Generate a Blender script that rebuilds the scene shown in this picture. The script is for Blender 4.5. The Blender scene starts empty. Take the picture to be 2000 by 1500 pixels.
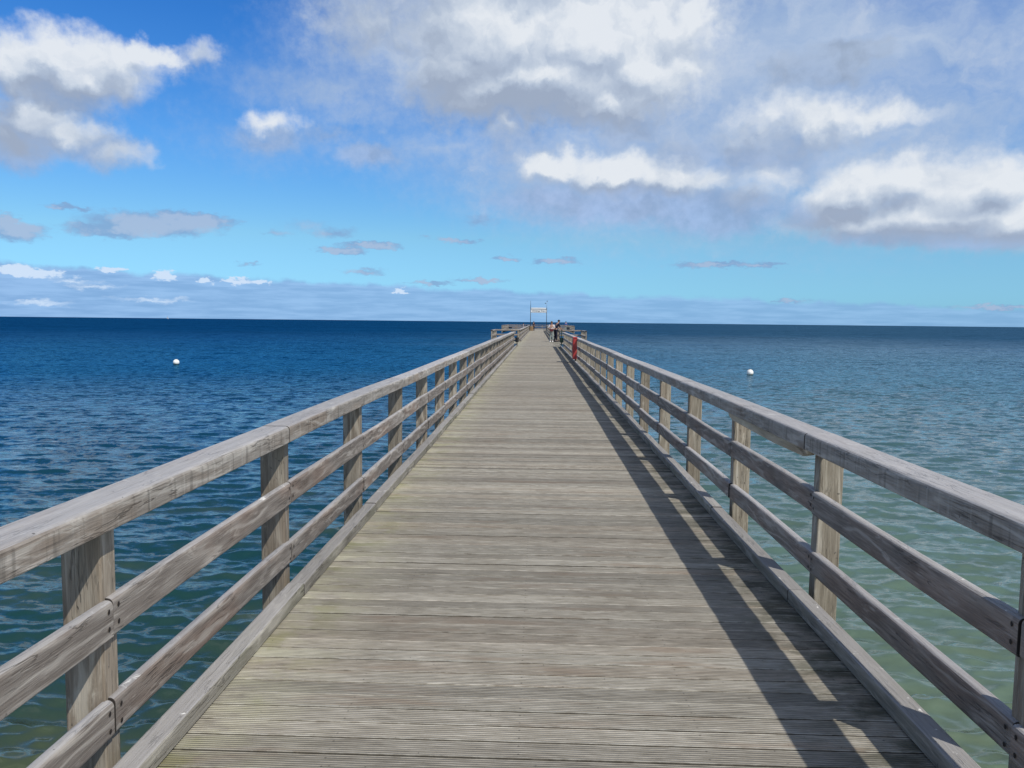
import bpy, bmesh, math, random
import numpy as np
from mathutils import Vector, Matrix

random.seed(7)
rng = np.random.default_rng(11)
D = bpy.data
SC = bpy.context.scene
COL = SC.collection
R = math.radians

# ------------------------------------------------------------------ camera
cam = D.cameras.new('camera')
cam.sensor_fit = 'HORIZONTAL'
cam.sensor_width = 36.0
cam.lens = 36.0 * 1504.2 / 2000.0
cam.clip_start = 0.05
cam.clip_end = 120000.0
cam_ob = D.objects.new('camera', cam)
COL.objects.link(cam_ob)
YAW, PITCH, ROLL = 0.03250, 0.08066, 0.01038
fwd = Vector((-math.sin(YAW) * math.cos(PITCH), math.cos(YAW) * math.cos(PITCH), -math.sin(PITCH)))
r0 = Vector((math.cos(YAW), math.sin(YAW), 0.0))
u0 = r0.cross(fwd)
rt = r0 * math.cos(ROLL) + u0 * math.sin(ROLL)
up = -r0 * math.sin(ROLL) + u0 * math.cos(ROLL)
cm = Matrix((rt, up, -fwd)).transposed().to_4x4()
cm.translation = Vector((0.0, 0.0, 1.7))
cam_ob.matrix_world = cm
SC.camera = cam_ob

# ------------------------------------------------------------------ light and exposure
SUN_TO = Vector((0.60, -0.62, 1.0)).normalized()        # towards the sun: behind, right, high
SUN_EL = math.asin(SUN_TO.z)
SUN_AZ = math.atan2(SUN_TO.x, SUN_TO.y)
sun = D.lights.new('sun', 'SUN')
sun.energy = 3.9
sun.angle = R(0.53)
sun.color = (1.0, 0.95, 0.86)
sun_ob = D.objects.new('sun', sun)
COL.objects.link(sun_ob)
sun_ob.rotation_euler = SUN_TO.to_track_quat('Z', 'Y').to_euler()
SC.view_settings.view_transform = 'Standard'
SC.view_settings.look = 'None'
SC.view_settings.exposure = 0.0
SC.view_settings.gamma = 1.0
SC.view_settings.use_curve_mapping = False
SC.cycles.max_bounces = 6
SC.cycles.sample_clamp_indirect = 4.0


# ------------------------------------------------------------------ node helpers
class NT:
    def __init__(self, tree):
        self.t = tree

    def n(self, typ, **kw):
        nd = self.t.nodes.new(typ)
        for k, v in kw.items():
            setattr(nd, k, v)
        return nd

    def put(self, sock, v):
        if isinstance(v, bpy.types.NodeSocket):
            self.t.links.new(v, sock)
        elif v is not None:
            if isinstance(v, (tuple, list)) and len(v) == 3 and sock.type == 'RGBA':
                v = (*v, 1.0)
            sock.default_value = v

    def m(self, op, a, b=None, c=None, clamp=False):
        nd = self.n('ShaderNodeMath', operation=op, use_clamp=clamp)
        for i, v in enumerate((a, b, c)):
            if v is not None:
                self.put(nd.inputs[i], v)
        return nd.outputs[0]

    def v(self, op, a, b=None, c=None):
        nd = self.n('ShaderNodeVectorMath', operation=op)
        for i, v in enumerate((a, b, c)):
            if v is not None:
                if op == 'SCALE' and i == 1:
                    self.put(nd.inputs['Scale'], v)
                else:
                    self.put(nd.inputs[i], v)
        return nd.outputs['Value'] if op in ('LENGTH', 'DOT_PRODUCT', 'DISTANCE') else nd.outputs[0]

    def xyz(self, x, y, z):
        nd = self.n('ShaderNodeCombineXYZ')
        for i, v in enumerate((x, y, z)):
            self.put(nd.inputs[i], v)
        return nd.outputs[0]

    def sep(self, vec):
        nd = self.n('ShaderNodeSeparateXYZ')
        self.put(nd.inputs[0], vec)
        return nd.outputs

    def noise(self, vec, scale, detail=4.0, rough=0.55, dist=0.0, color=False, dim='3D'):
        nd = self.n('ShaderNodeTexNoise', noise_dimensions=dim)
        self.put(nd.inputs['Vector'], vec)
        nd.inputs['Scale'].default_value = scale
        nd.inputs['Detail'].default_value = detail
        nd.inputs['Roughness'].default_value = rough
        nd.inputs['Distortion'].default_value = dist
        return nd.outputs['Color' if color else 'Fac']

    def sstep(self, x, lo, hi, a=0.0, b=1.0):
        nd = self.n('ShaderNodeMapRange', interpolation_type='SMOOTHSTEP')
        self.put(nd.inputs['Value'], x)
        for k, v in zip(('From Min', 'From Max', 'To Min', 'To Max'), (lo, hi, a, b)):
            self.put(nd.inputs[k], v)
        return nd.outputs[0]

    def lin(self, x, lo, hi, a=0.0, b=1.0):
        nd = self.n('ShaderNodeMapRange')
        self.put(nd.inputs['Value'], x)
        for k, v in zip(('From Min', 'From Max', 'To Min', 'To Max'), (lo, hi, a, b)):
            self.put(nd.inputs[k], v)
        return nd.outputs[0]

    def mix(self, f, a, b, blend='MIX'):
        nd = self.n('ShaderNodeMix', data_type='RGBA', blend_type=blend)
        self.put(nd.inputs[0], f)
        self.put(nd.inputs[6], a)
        self.put(nd.inputs[7], b)
        return nd.outputs[2]

    def ramp(self, f, stops):
        nd = self.n('ShaderNodeValToRGB')
        e = nd.color_ramp.elements
        while len(e) < len(stops):
            e.new(0.5)
        for k, (p, c) in enumerate(stops):
            e[k].position = p
            e[k].color = (*c, 1.0)
        self.put(nd.inputs[0], f)
        return nd.outputs[0]


# ------------------------------------------------------------------ sky: Nishita with cloud field by azimuth / elevation (degrees)
#  each entry: azimuth, elevation, half width, half height, weight
CLOUD_WHITE = [(-31.34, 16.35, 2.66, 1.5, 1.0), (-33.28, 15.54, 2.29, 1.372, 1.0), (-28.62, 16.18, 2.8, 1.483, 1.0), (-26.66, 17.05, 1.52, 0.835, 1.0), (-34.38, 14.42, 1.84, 1.432, 1.0), (-30.82, 14.97, 3.97, 1.328, 1.0), (-33.12, 12.28, 2.58, 1.636, 0.9), (-34.25, 10.8, 1.6, 1.194, 0.8), (-31.5, 11.38, 1.97, 1.161, 0.75), (-28.49, 10.54, 1.49, 0.824, 0.55), (-29.93, 11.57, 1.45, 0.929, 0.55), (-23.93, 17.11, 1.21, 0.791, 0.42), (-0.33, 23.39, 12.95, 2.968, 1.0), (-11.97, 20.57, 3.92, 1.534, 0.5), (-2.13, 20.02, 7.33, 3.617, 1.35), (4.49, 19.65, 7.06, 3.523, 1.45), (0.86, 17.46, 8.61, 3.005, 1.35), (-5.61, 18.03, 3.86, 2.976, 1.0), (7.06, 17.98, 4.68, 3.047, 1.4), (5.3, 15.91, 4.37, 1.724, 1.2), (-3.56, 16.11, 4.07, 1.665, 1.1), (10.03, 20.19, 2.29, 1.844, 1.0), (15.93, 13.89, 2.69, 1.305, 0.5), (19.89, 13.28, 3.53, 1.346, 0.75), (23.0, 13.39, 2.29, 0.813, 0.7), (15.28, 13.01, 2.04, 1.984, 0.45), (1.15, 11.1, 2.42, 0.987, 1.0), (5.41, 10.96, 3.67, 1.262, 1.0), (9.42, 10.36, 3.23, 1.185, 1.0), (12.28, 10.04, 2.46, 0.899, 0.6), (16.07, 10.02, 1.86, 0.882, 0.5), (-2.87, 13.75, 1.41, 0.892, 0.55), (15.09, 8.8, 2.06, 0.862, 0.45), (22.28, 8.9, 2.96, 1.578, 1.0), (24.7, 9.4, 2.69, 1.604, 1.0), (27.64, 8.62, 3.4, 1.948, 1.0), (30.1, 8.89, 2.42, 1.772, 1.0), (20.75, 8.06, 2.87, 1.205, 1.0), (26.58, 6.94, 5.22, 1.608, 1.0), (30.76, 6.55, 3.73, 1.544, 1.0), (22.68, 6.9, 4.97, 1.065, 0.9), (-18.91, 13.74, 1.7, 0.787, 0.6)]
CLOUD_GREY = [(-32.25, 13.73, 4.42, 1.004, 0.75), (-33.43, 11.35, 2.98, 1.557, 0.9), (-34.28, 9.9, 1.6, 0.903, 1.0), (-29.52, 10.74, 2.49, 1.19, 0.8), (-23.87, 16.97, 1.43, 0.915, 0.35), (-6.15, 16.05, 2.95, 1.994, 0.6), (-2.07, 15.29, 5.55, 1.414, 0.6), (3.5, 14.51, 4.78, 1.016, 0.5), (-7.63, 19.88, 1.82, 2.509, 0.4), (6.08, 13.71, 2.01, 1.02, 0.7), (-3.95, 18.4, 3.32, 1.934, 0.15), (-12.32, 20.55, 4.26, 1.839, 0.45), (7.3, 8.39, 9.42, 1.285, 0.85), (12.7, 7.58, 4.56, 1.268, 0.85), (1.37, 8.86, 5.22, 0.863, 0.6), (10.45, 11.88, 3.2, 1.711, 0.4), (15.0, 11.36, 5.12, 1.853, 0.5), (6.54, 9.47, 5.12, 0.78, 0.6), (20.35, 17.28, 2.37, 1.276, 1.1), (17.96, 16.9, 2.62, 1.117, 0.9), (19.13, 16.09, 3.55, 0.779, 0.6), (22.05, 17.36, 1.23, 1.019, 1.0), (25.75, 5.91, 5.6, 0.783, 1), (28.92, 5.46, 4.44, 0.635, 1), (19.48, 7.44, 3.58, 1.018, 0.7), (28.55, 7.15, 1.95, 0.567, 0.5), (24.48, 7.7, 1.81, 0.587, 0.4), (-12.37, 11.56, 2.09, 0.898, 0.75), (-19.03, 12.52, 2.89, 0.863, 0.45), (-15.21, 12.88, 2.12, 0.674, 0.35), (-20.7, 12.81, 1.5, 0.721, 0.35), (-2.04, 12.73, 3.35, 1.388, 0.4), (12.38, 6.78, 2.12, 0.71, 0.6)]
CLOUD_VEIL = [(20.69, 16.7, 17.37, 10.024, 0.9), (9.02, 11.93, 15.48, 5.83, 0.8), (1.71, 10.64, 11.04, 3.182, 0.7), (25.55, 10.03, 11.15, 4.426, 0.7), (-5.06, 18.05, 10.21, 4.85, 0.7), (-15.18, 15.92, 7.68, 1.786, 0.5), (-10.54, 18.79, 8.24, 3.484, 0.6), (-7.25, 12.28, 6.26, 2.429, 0.5), (-18.0, 12.26, 6.85, 2.008, 0.3), (-13.07, 14.41, 6.06, 1.335, 0.4)]
CLOUD_LOW = [(-26.63, 6.24, 3.87, 0.733, 1.0), (-29.22, 5.65, 2.52, 0.458, 1.0), (-23.94, 6.64, 2.58, 0.441, 1.0), (-34.5, 5.24, 1.6, 0.591, 1.0), (-34.9, 5.73, 0.85, 0.494, 1.0), (-31.64, 6.93, 1.13, 0.19, 0.7), (-14.28, 4.94, 1.62, 0.289, 1.0), (-12.32, 5.36, 2.11, 0.218, 1.0), (-14.92, 6.18, 1.5, 0.358, 0.5), (-18.78, 6.03, 0.86, 0.246, 0.4), (-5.92, 5.87, 1.5, 0.184, 0.7), (-2.34, 4.62, 0.94, 0.186, 0.8), (1.25, 4.43, 1.65, 0.223, 0.9), (12.81, 4.23, 3.0, 0.252, 0.9), (15.6, 4.13, 1.72, 0.177, 0.8), (-4.21, 3.0, 1.81, 0.187, 0.8), (-7.97, 2.76, 1.87, 0.149, 0.6), (-12.7, 3.52, 1.46, 0.257, 0.6), (-20.69, 3.84, 0.68, 0.141, 0.4), (17.72, 1.64, 1.41, 0.142, 0.6), (30.23, 1.22, 2.31, 0.16, 0.7), (-4.24, 7.36, 1.31, 0.364, 0.35), (-8.34, 6.08, 0.56, 0.183, 0.4), (-16.68, 6.64, 1.76, 0.425, 0.25), (-25.37, 6.72, 1.26, 0.47, 1.0), (-27.86, 6.06, 1.52, 0.463, 1.0)]
CLOUD_PUFF = [(-34.39, 2.9, 1.02, 0.284, 1.0), (-33.18, 2.73, 1.16, 0.224, 1.0), (-29.21, 3.12, 0.72, 0.166, 1.0), (-26.09, 2.89, 0.63, 0.341, 1.0), (-23.53, 2.63, 0.52, 0.209, 1.0), (-21.55, 2.65, 0.74, 0.212, 1.0), (-20.03, 2.62, 0.75, 0.178, 1.0), (-10.2, 2.17, 0.44, 0.149, 1.0), (-30.36, 1.98, 1.75, 0.198, 0.35), (-26.76, 1.24, 2.49, 0.205, 0.35), (-33.24, 0.93, 1.66, 0.193, 0.35), (-31.5, 2.34, 1.43, 0.228, 0.35)]



def build_world():
    w = D.worlds.new('World')
    SC.world = w
    w.use_nodes = True
    t = w.node_tree
    t.nodes.clear()
    g = NT(t)
    sky = g.n('ShaderNodeTexSky', sky_type='NISHITA', sun_disc=False)
    sky.sun_elevation = SUN_EL
    sky.sun_rotation = SUN_AZ
    sky.air_density = 1.0
    sky.dust_density = 0.3
    sky.ozone_density = 2.5
    STR = 0.1
    tc = g.n('ShaderNodeTexCoord')
    d = g.v('NORMALIZE', tc.outputs['Generated'])
    s = g.sep(d)
    az = g.m('MULTIPLY', g.m('ARCTAN2', s[0], s[1]), 180 / math.pi)
    el = g.m('MULTIPLY', g.m('ARCSINE', s[2]), 180 / math.pi)
    elc = g.m('MAXIMUM', el, 0.0)
    # clear-sky colour balance by elevation (deep polarised-looking blue of this day)
    f = g.m('DIVIDE', elc, 60.0, clamp=True)
    tint = g.ramp(f, [(0.0, (0.15, 0.355, 0.66)), (0.05, (0.195, 0.36, 0.535)), (0.10, (0.235, 0.385, 0.475)), (0.20, (0.175, 0.37, 0.555)),
                      (0.333, (0.10, 0.315, 0.575)), (0.60, (0.15, 0.28, 0.43)), (1.0, (0.23, 0.29, 0.35))])
    base = g.v('MULTIPLY', sky.outputs[0], g.v('MULTIPLY', tint, (2.5, 2.5, 2.5)))
    # turbulence
    P = g.xyz(az, el, 0.0)
    q1 = g.noise(P, 0.16, 2.0, 0.5, color=True)
    q2 = g.noise(P, 0.42, 8.0, 0.56, color=True)
    amp = g.sstep(el, 0.0, 16.0, 0.18, 1.0)
    w1 = g.v('SCALE', g.v('SUBTRACT', q1, (0.5, 0.5, 0.5)), 3.2)
    w2 = g.v('SCALE', g.v('SUBTRACT', q2, (0.5, 0.5, 0.5)), 4.4)
    wv = g.v('MULTIPLY', g.v('SCALE', g.v('ADD', w1, w2), amp), (1.0, 0.8, 0.0))
    PH = g.v('ADD', P, wv)
    q3 = g.noise(g.v('MULTIPLY', P, (1.0, 2.2, 1.0)), 1.1, 8.0, 0.62, color=True)
    wl = g.v('MULTIPLY', g.v('SUBTRACT', q3, (0.5, 0.5, 0.5)), (2.8, 1.15, 0.0))
    PL = g.v('ADD', P, wl)

    def field(pts, src):
        cur = None
        for (a, e, ra, re, wt) in pts:
            ia, ie = 1.0 / (ra * 1.35), 1.0 / (re * 1.35)
            L = g.v('LENGTH', g.v('MULTIPLY_ADD', src, (ia, ie, 0.0), (-a * ia, -e * ie, 0.0)))
            val = g.m('MULTIPLY_ADD', L, -wt, wt)
            cur = val if cur is None else g.m('SMOOTH_MAX', cur, val, 0.22)
        return cur

    fine = g.noise(P, 1.3, 9.0, 0.6)
    fine0 = g.m('SUBTRACT', fine, 0.5)
    LIT = (0.30, 0.55, 0.0)
    fineb = g.noise(g.v('ADD', PH, LIT), 0.30, 5.0, 0.5)
    finea = g.noise(PH, 0.30, 5.0, 0.5)
    emb = g.m('SUBTRACT', finea, fineb)
    dw = g.m('ADD', field(CLOUD_WHITE, PH), g.m('MULTIPLY', fine0, 0.42))
    dg = g.m('ADD', field(CLOUD_GREY, PH), g.m('MULTIPLY', fine0, 0.30))
    dv = g.m('ADD', field(CLOUD_VEIL, PH), g.m('MULTIPLY', fine0, 0.35))
    dl = g.m('ADD', field(CLOUD_LOW, PL), g.m('MULTIPLY', fine0, 0.25))
    dp = g.m('ADD', field(CLOUD_PUFF, PL), g.m('MULTIPLY', fine0, 0.25))
    K = 1.0 / STR

    def c(r, gg, b):
        return (r * K, gg * K, b * K)

    col = base
    # overhead / behind: soft cloud added out of view, cover and tone set to fill the shade
    # (Min of distance from the pictured sector keeps the pictured part as it is)
    fill = g.noise(g.v('MULTIPLY', d, (1.0, 1.0, 2.0)), 2.6, 7.0, 0.6)
    off = g.m('MAXIMUM', g.sstep(g.m('ABSOLUTE', az), 62.0, 95.0), g.sstep(el, 58.0, 75.0))
    fa = g.m('MULTIPLY', g.m('MULTIPLY', g.sstep(g.m('ADD', fill, g.sstep(s[0], -0.5, 0.6, -0.03, 0.05)), 0.42, 0.58), off), g.sstep(el, 0.5, 5.0, 0.0, 0.95))
    col = g.mix(fa, col, c(0.70, 0.735, 0.79))
    vn = g.noise(g.v('MULTIPLY', PH, (0.55, 1.0, 1.0)), 0.16, 7.0, 0.6)
    vw = g.noise(g.v('MULTIPLY', g.v('ADD', PH, (40.0, 9.0, 0.0)), (0.35, 1.3, 1.0)), 0.22, 7.0, 0.62)
    va = g.m('MULTIPLY', g.sstep(dv, -0.05, 0.70), g.sstep(vn, 0.28, 0.56, 0.45, 0.95))
    vcol = g.mix(g.sstep(vw, 0.36, 0.66), c(0.36, 0.485, 0.70), c(0.475, 0.58, 0.75))
    col = g.mix(va, col, vcol)
    # a thinner sheet of broken small cloud inside the veil
    wisp = g.m('MULTIPLY', g.sstep(dv, 0.0, 0.5), g.sstep(g.noise(PH, 0.33, 8.0, 0.62), 0.50, 0.74, 0.0, 0.42))
    col = g.mix(wisp, col, c(0.58, 0.65, 0.77))
    # bank along the horizon, higher on the left
    edge = g.m('ADD', g.lin(az, -36.0, 32.0, 3.4, 1.25), g.m('MULTIPLY', g.m('SUBTRACT', g.noise(P, 0.35, 5.0, 0.6), 0.5), 1.5))
    ba = g.sstep(g.m('SUBTRACT', edge, el), -0.10, 0.35)
    ba = g.m('MULTIPLY', ba, g.lin(az, -36.0, 32.0, 0.95, 0.65))
    streak = g.noise(g.v('MULTIPLY', P, (0.25, 2.6, 1.0)), 1.0, 5.0, 0.6)
    bcol = g.mix(g.sstep(streak, 0.35, 0.66), c(0.225, 0.405, 0.71), c(0.31, 0.51, 0.83))
    col = g.mix(ba, col, bcol)
    la = g.m('MULTIPLY', g.sstep(dl, -0.02, 0.50), 0.80)
    lcol = g.mix(g.sstep(g.m('ADD', dl, g.m('MULTIPLY', emb, 3.5)), 0.15, 0.75), c(0.225, 0.37, 0.62), c(0.40, 0.49, 0.68))
    col = g.mix(la, col, lcol)
    pa = g.sstep(dp, 0.02, 0.40)
    col = g.mix(pa, col, c(0.62, 0.76, 0.95))
    # cumulus: grey under-sides drawn first, then the sunlit bodies
    ga = g.m('MULTIPLY', g.sstep(dg, -0.05, 0.55), 0.72)
    gcol = g.mix(g.sstep(el, 8.0, 16.0), c(0.32, 0.43, 0.66), c(0.32, 0.40, 0.54))
    gcol = g.v('SCALE', gcol, g.sstep(g.m('ADD', g.m('MULTIPLY', finea, 0.7), g.m('MULTIPLY', fine, 0.3)), 0.34, 0.66, 0.88, 1.26))
    col = g.mix(ga, col, gcol)
    wa = g.sstep(g.m('SUBTRACT', dw, g.m('MULTIPLY', g.sstep(dg, 0.0, 0.8), 0.06)), -0.14, 0.62)
    # light falls from above right: where the cloud thins out that way it is bright, its under-side grey
    dup = field(CLOUD_WHITE, g.v('ADD', PH, (0.7, 1.5, 0.0)))
    lit = g.m('SUBTRACT', field(CLOUD_WHITE, PH), dup)
    sh = g.m('ADD', g.sstep(lit, -0.5, 0.45, 0.24, 1.0), g.m('MULTIPLY', emb, 1.4))
    sh = g.m('SUBTRACT', sh, g.m('MULTIPLY', g.sstep(dg, -0.05, 0.6), 0.50))
    wcol = g.ramp(sh, [(0.0, (0.034, 0.041, 0.054)), (0.35, (0.045, 0.053, 0.066)), (0.66, (0.060, 0.067, 0.077)), (0.98, (0.079, 0.083, 0.088))])
    wcol = g.v('SCALE', wcol, 10.0 * K)
    col = g.mix(g.m('MULTIPLY', wa, 0.96), col, wcol)
    bg = g.n('ShaderNodeBackground')
    g.put(bg.inputs[0], col)
    bg.inputs[1].default_value = STR
    out = g.n('ShaderNodeOutputWorld')
    t.links.new(bg.outputs[0], out.inputs[0])
    try:
        w.cycles.sampling_method = 'MANUAL'
        w.cycles.sample_map_resolution = 512
    except Exception:
        pass


build_world()


# ------------------------------------------------------------------ object helpers
def link(o, parent=None):
    COL.objects.link(o)
    if parent is not None:
        o.parent = parent
    return o


def mesh_from(name, verts, faces, mats, face_mats=None, smooth=False):
    me = D.meshes.new(name)
    me.from_pydata([tuple(v) for v in verts], [], [tuple(f) for f in faces])
    for m in (mats if isinstance(mats, (list, tuple)) else [mats]):
        me.materials.append(m)
    if face_mats is not None:
        me.polygons.foreach_set('material_index', face_mats)
    if smooth:
        me.polygons.foreach_set('use_smooth', [True] * len(me.polygons))
    me.update()
    return me


def obj(name, me, parent=None, loc=(0, 0, 0), rotz=0.0):
    o = D.objects.new(name, me)
    o.location = loc
    o.rotation_euler = (0, 0, rotz)
    return link(o, parent)


def thing(name, label, cat, loc=(0, 0, 0), rotz=0.0, group=None):
    o = D.objects.new(name, None)
    o.empty_display_size = 0.2
    o.location = loc
    o.rotation_euler = (0, 0, rotz)
    tag(o, label, cat, group)
    return link(o)


def tag(o, label, cat, group=None, kind=None):
    o['label'] = label
    if cat:
        o['category'] = cat
    if group:
        o['group'] = group
    if kind:
        o['kind'] = kind


class MB:
    """collects geometry, links it as one mesh"""

    def __init__(self):
        self.v, self.f, self.fm, self.sm = [], [], [], []

    def add(self, verts, faces, mi=0):
        b = len(self.v)
        self.v += [tuple(p) for p in verts]
        self.f += [tuple(i + b for i in f) for f in faces]
        self.fm += [mi] * len(faces)

    def box(self, x0, x1, y0, y1, z0, z1, mi=0):
        v = [(x0, y0, z0), (x1, y0, z0), (x1, y1, z0), (x0, y1, z0), (x0, y0, z1), (x1, y0, z1), (x1, y1, z1), (x0, y1, z1)]
        self.add(v, [(3, 2, 1, 0), (4, 5, 6, 7), (0, 1, 5, 4), (1, 2, 6, 5), (2, 3, 7, 6), (3, 0, 4, 7)], mi)

    def prism(self, prof, rows, mi=0, end_mi=None):
        """prof: closed outline [(a, b)]; rows: functions (a, b) -> point, one per section"""
        n = len(prof)
        v = [r(a, b) for r in rows for (a, b) in prof]
        f = []
        b0 = len(self.fm)
        for k in range(len(rows) - 1):
            for i in range(n):
                j = (i + 1) % n
                f.append((k * n + i, k * n + j, (k + 1) * n + j, (k + 1) * n + i))
        f.append(tuple(reversed(range(n))))
        f.append(tuple((len(rows) - 1) * n + i for i in range(n)))
        self.add(v, f, mi)
        if end_mi is not None:
            m_ = len(rows) - 1
            for q in list(range(n)) + list(range((m_ - 1) * n, m_ * n)) + [m_ * n, m_ * n + 1]:
                self.fm[b0 + q] = end_mi

    def tube(self, p0, p1, r, r1=None, seg=10, mi=0):
        p0, p1 = Vector(p0), Vector(p1)
        r1 = r if r1 is None else r1
        ax = (p1 - p0).normalized()
        s = ax.orthogonal().normalized()
        t2 = ax.cross(s)
        v = []
        for p, rr in ((p0, r), (p1, r1)):
            for i in range(seg):
                a = 2 * math.pi * i / seg
                v.append(p + (s * math.cos(a) + t2 * math.sin(a)) * rr)
        f = [(i, (i + 1) % seg, seg + (i + 1) % seg, seg + i) for i in range(seg)]
        f += [tuple(reversed(range(seg))), tuple(range(seg, 2 * seg))]
        self.add(v, f, mi)

    def ball(self, c, rx, ry, rz, seg=16, ring=10, mi=0):
        v = [(c[0], c[1], c[2] + rz)]
        for k in range(1, ring):
            th = math.pi * k / ring
            for i in range(seg):
                a = 2 * math.pi * i / seg
                v.append((c[0] + rx * math.sin(th) * math.cos(a), c[1] + ry * math.sin(th) * math.sin(a), c[2] + rz * math.cos(th)))
        v.append((c[0], c[1], c[2] - rz))
        f = [(0, 1 + i, 1 + (i + 1) % seg) for i in range(seg)]
        for k in range(ring - 2):
            for i in range(seg):
                a, b = 1 + k * seg + i, 1 + k * seg + (i + 1) % seg
                f.append((a, a + seg, b + seg, b))
        L = len(v) - 1
        f += [(L, L - seg + (i + 1) % seg, L - seg + i) for i in range(seg)]
        self.add(v, f, mi)

    def mesh(self, name, mats, smooth=False):
        return mesh_from(name, self.v, self.f, mats, self.fm, smooth)


def rounded(x0, x1, z0, z1, rt=0.02, rb=0.012, n=3):
    """rounded rectangle outline, counter-clockwise"""
    pts = []
    for (cx, cz, r, a0) in ((x1 - rb, z0 + rb, rb, -90), (x1 - rt, z1 - rt, rt, 0), (x0 + rt, z1 - rt, rt, 90), (x0 + rb, z0 + rb, rb, 180)):
        for k in range(n + 1):
            a = R(a0 + 90.0 * k / n)
            pts.append((cx + r * math.cos(a), cz + r * math.sin(a)))
    return pts


# ------------------------------------------------------------------ materials
def new_mat(name):
    m = D.materials.new(name)
    m.use_nodes = True
    m.node_tree.nodes.clear()
    g = NT(m.node_tree)
    out = g.n('ShaderNodeOutputMaterial')
    bs = g.n('ShaderNodeBsdfPrincipled')
    m.node_tree.links.new(bs.outputs[0], out.inputs[0])
    return m, g, bs


def plain(name, col, rough=0.6, metal=0.0, var=0.12, scale=14.0, spec=0.4):
    m, g, bs = new_mat(name)
    tc = g.n('ShaderNodeTexCoord')
    nz = g.noise(tc.outputs['Object'], scale, 5.0, 0.6)
    f = g.lin(nz, 0.25, 0.75, 1.0 - var, 1.0 + var)
    g.put(bs.inputs['Base Color'], g.v('SCALE', col, f))
    bs.inputs['Roughness'].default_value = rough
    bs.inputs['Metallic'].default_value = metal
    bs.inputs['Specular IOR Level'].default_value = spec
    bp = g.n('ShaderNodeBump')
    bp.inputs['Strength'].default_value = 0.15
    bp.inputs['Distance'].default_value = 0.004
    g.put(bp.inputs['Height'], nz)
    g.put(bs.inputs['Normal'], bp.outputs[0])
    return m


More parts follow.
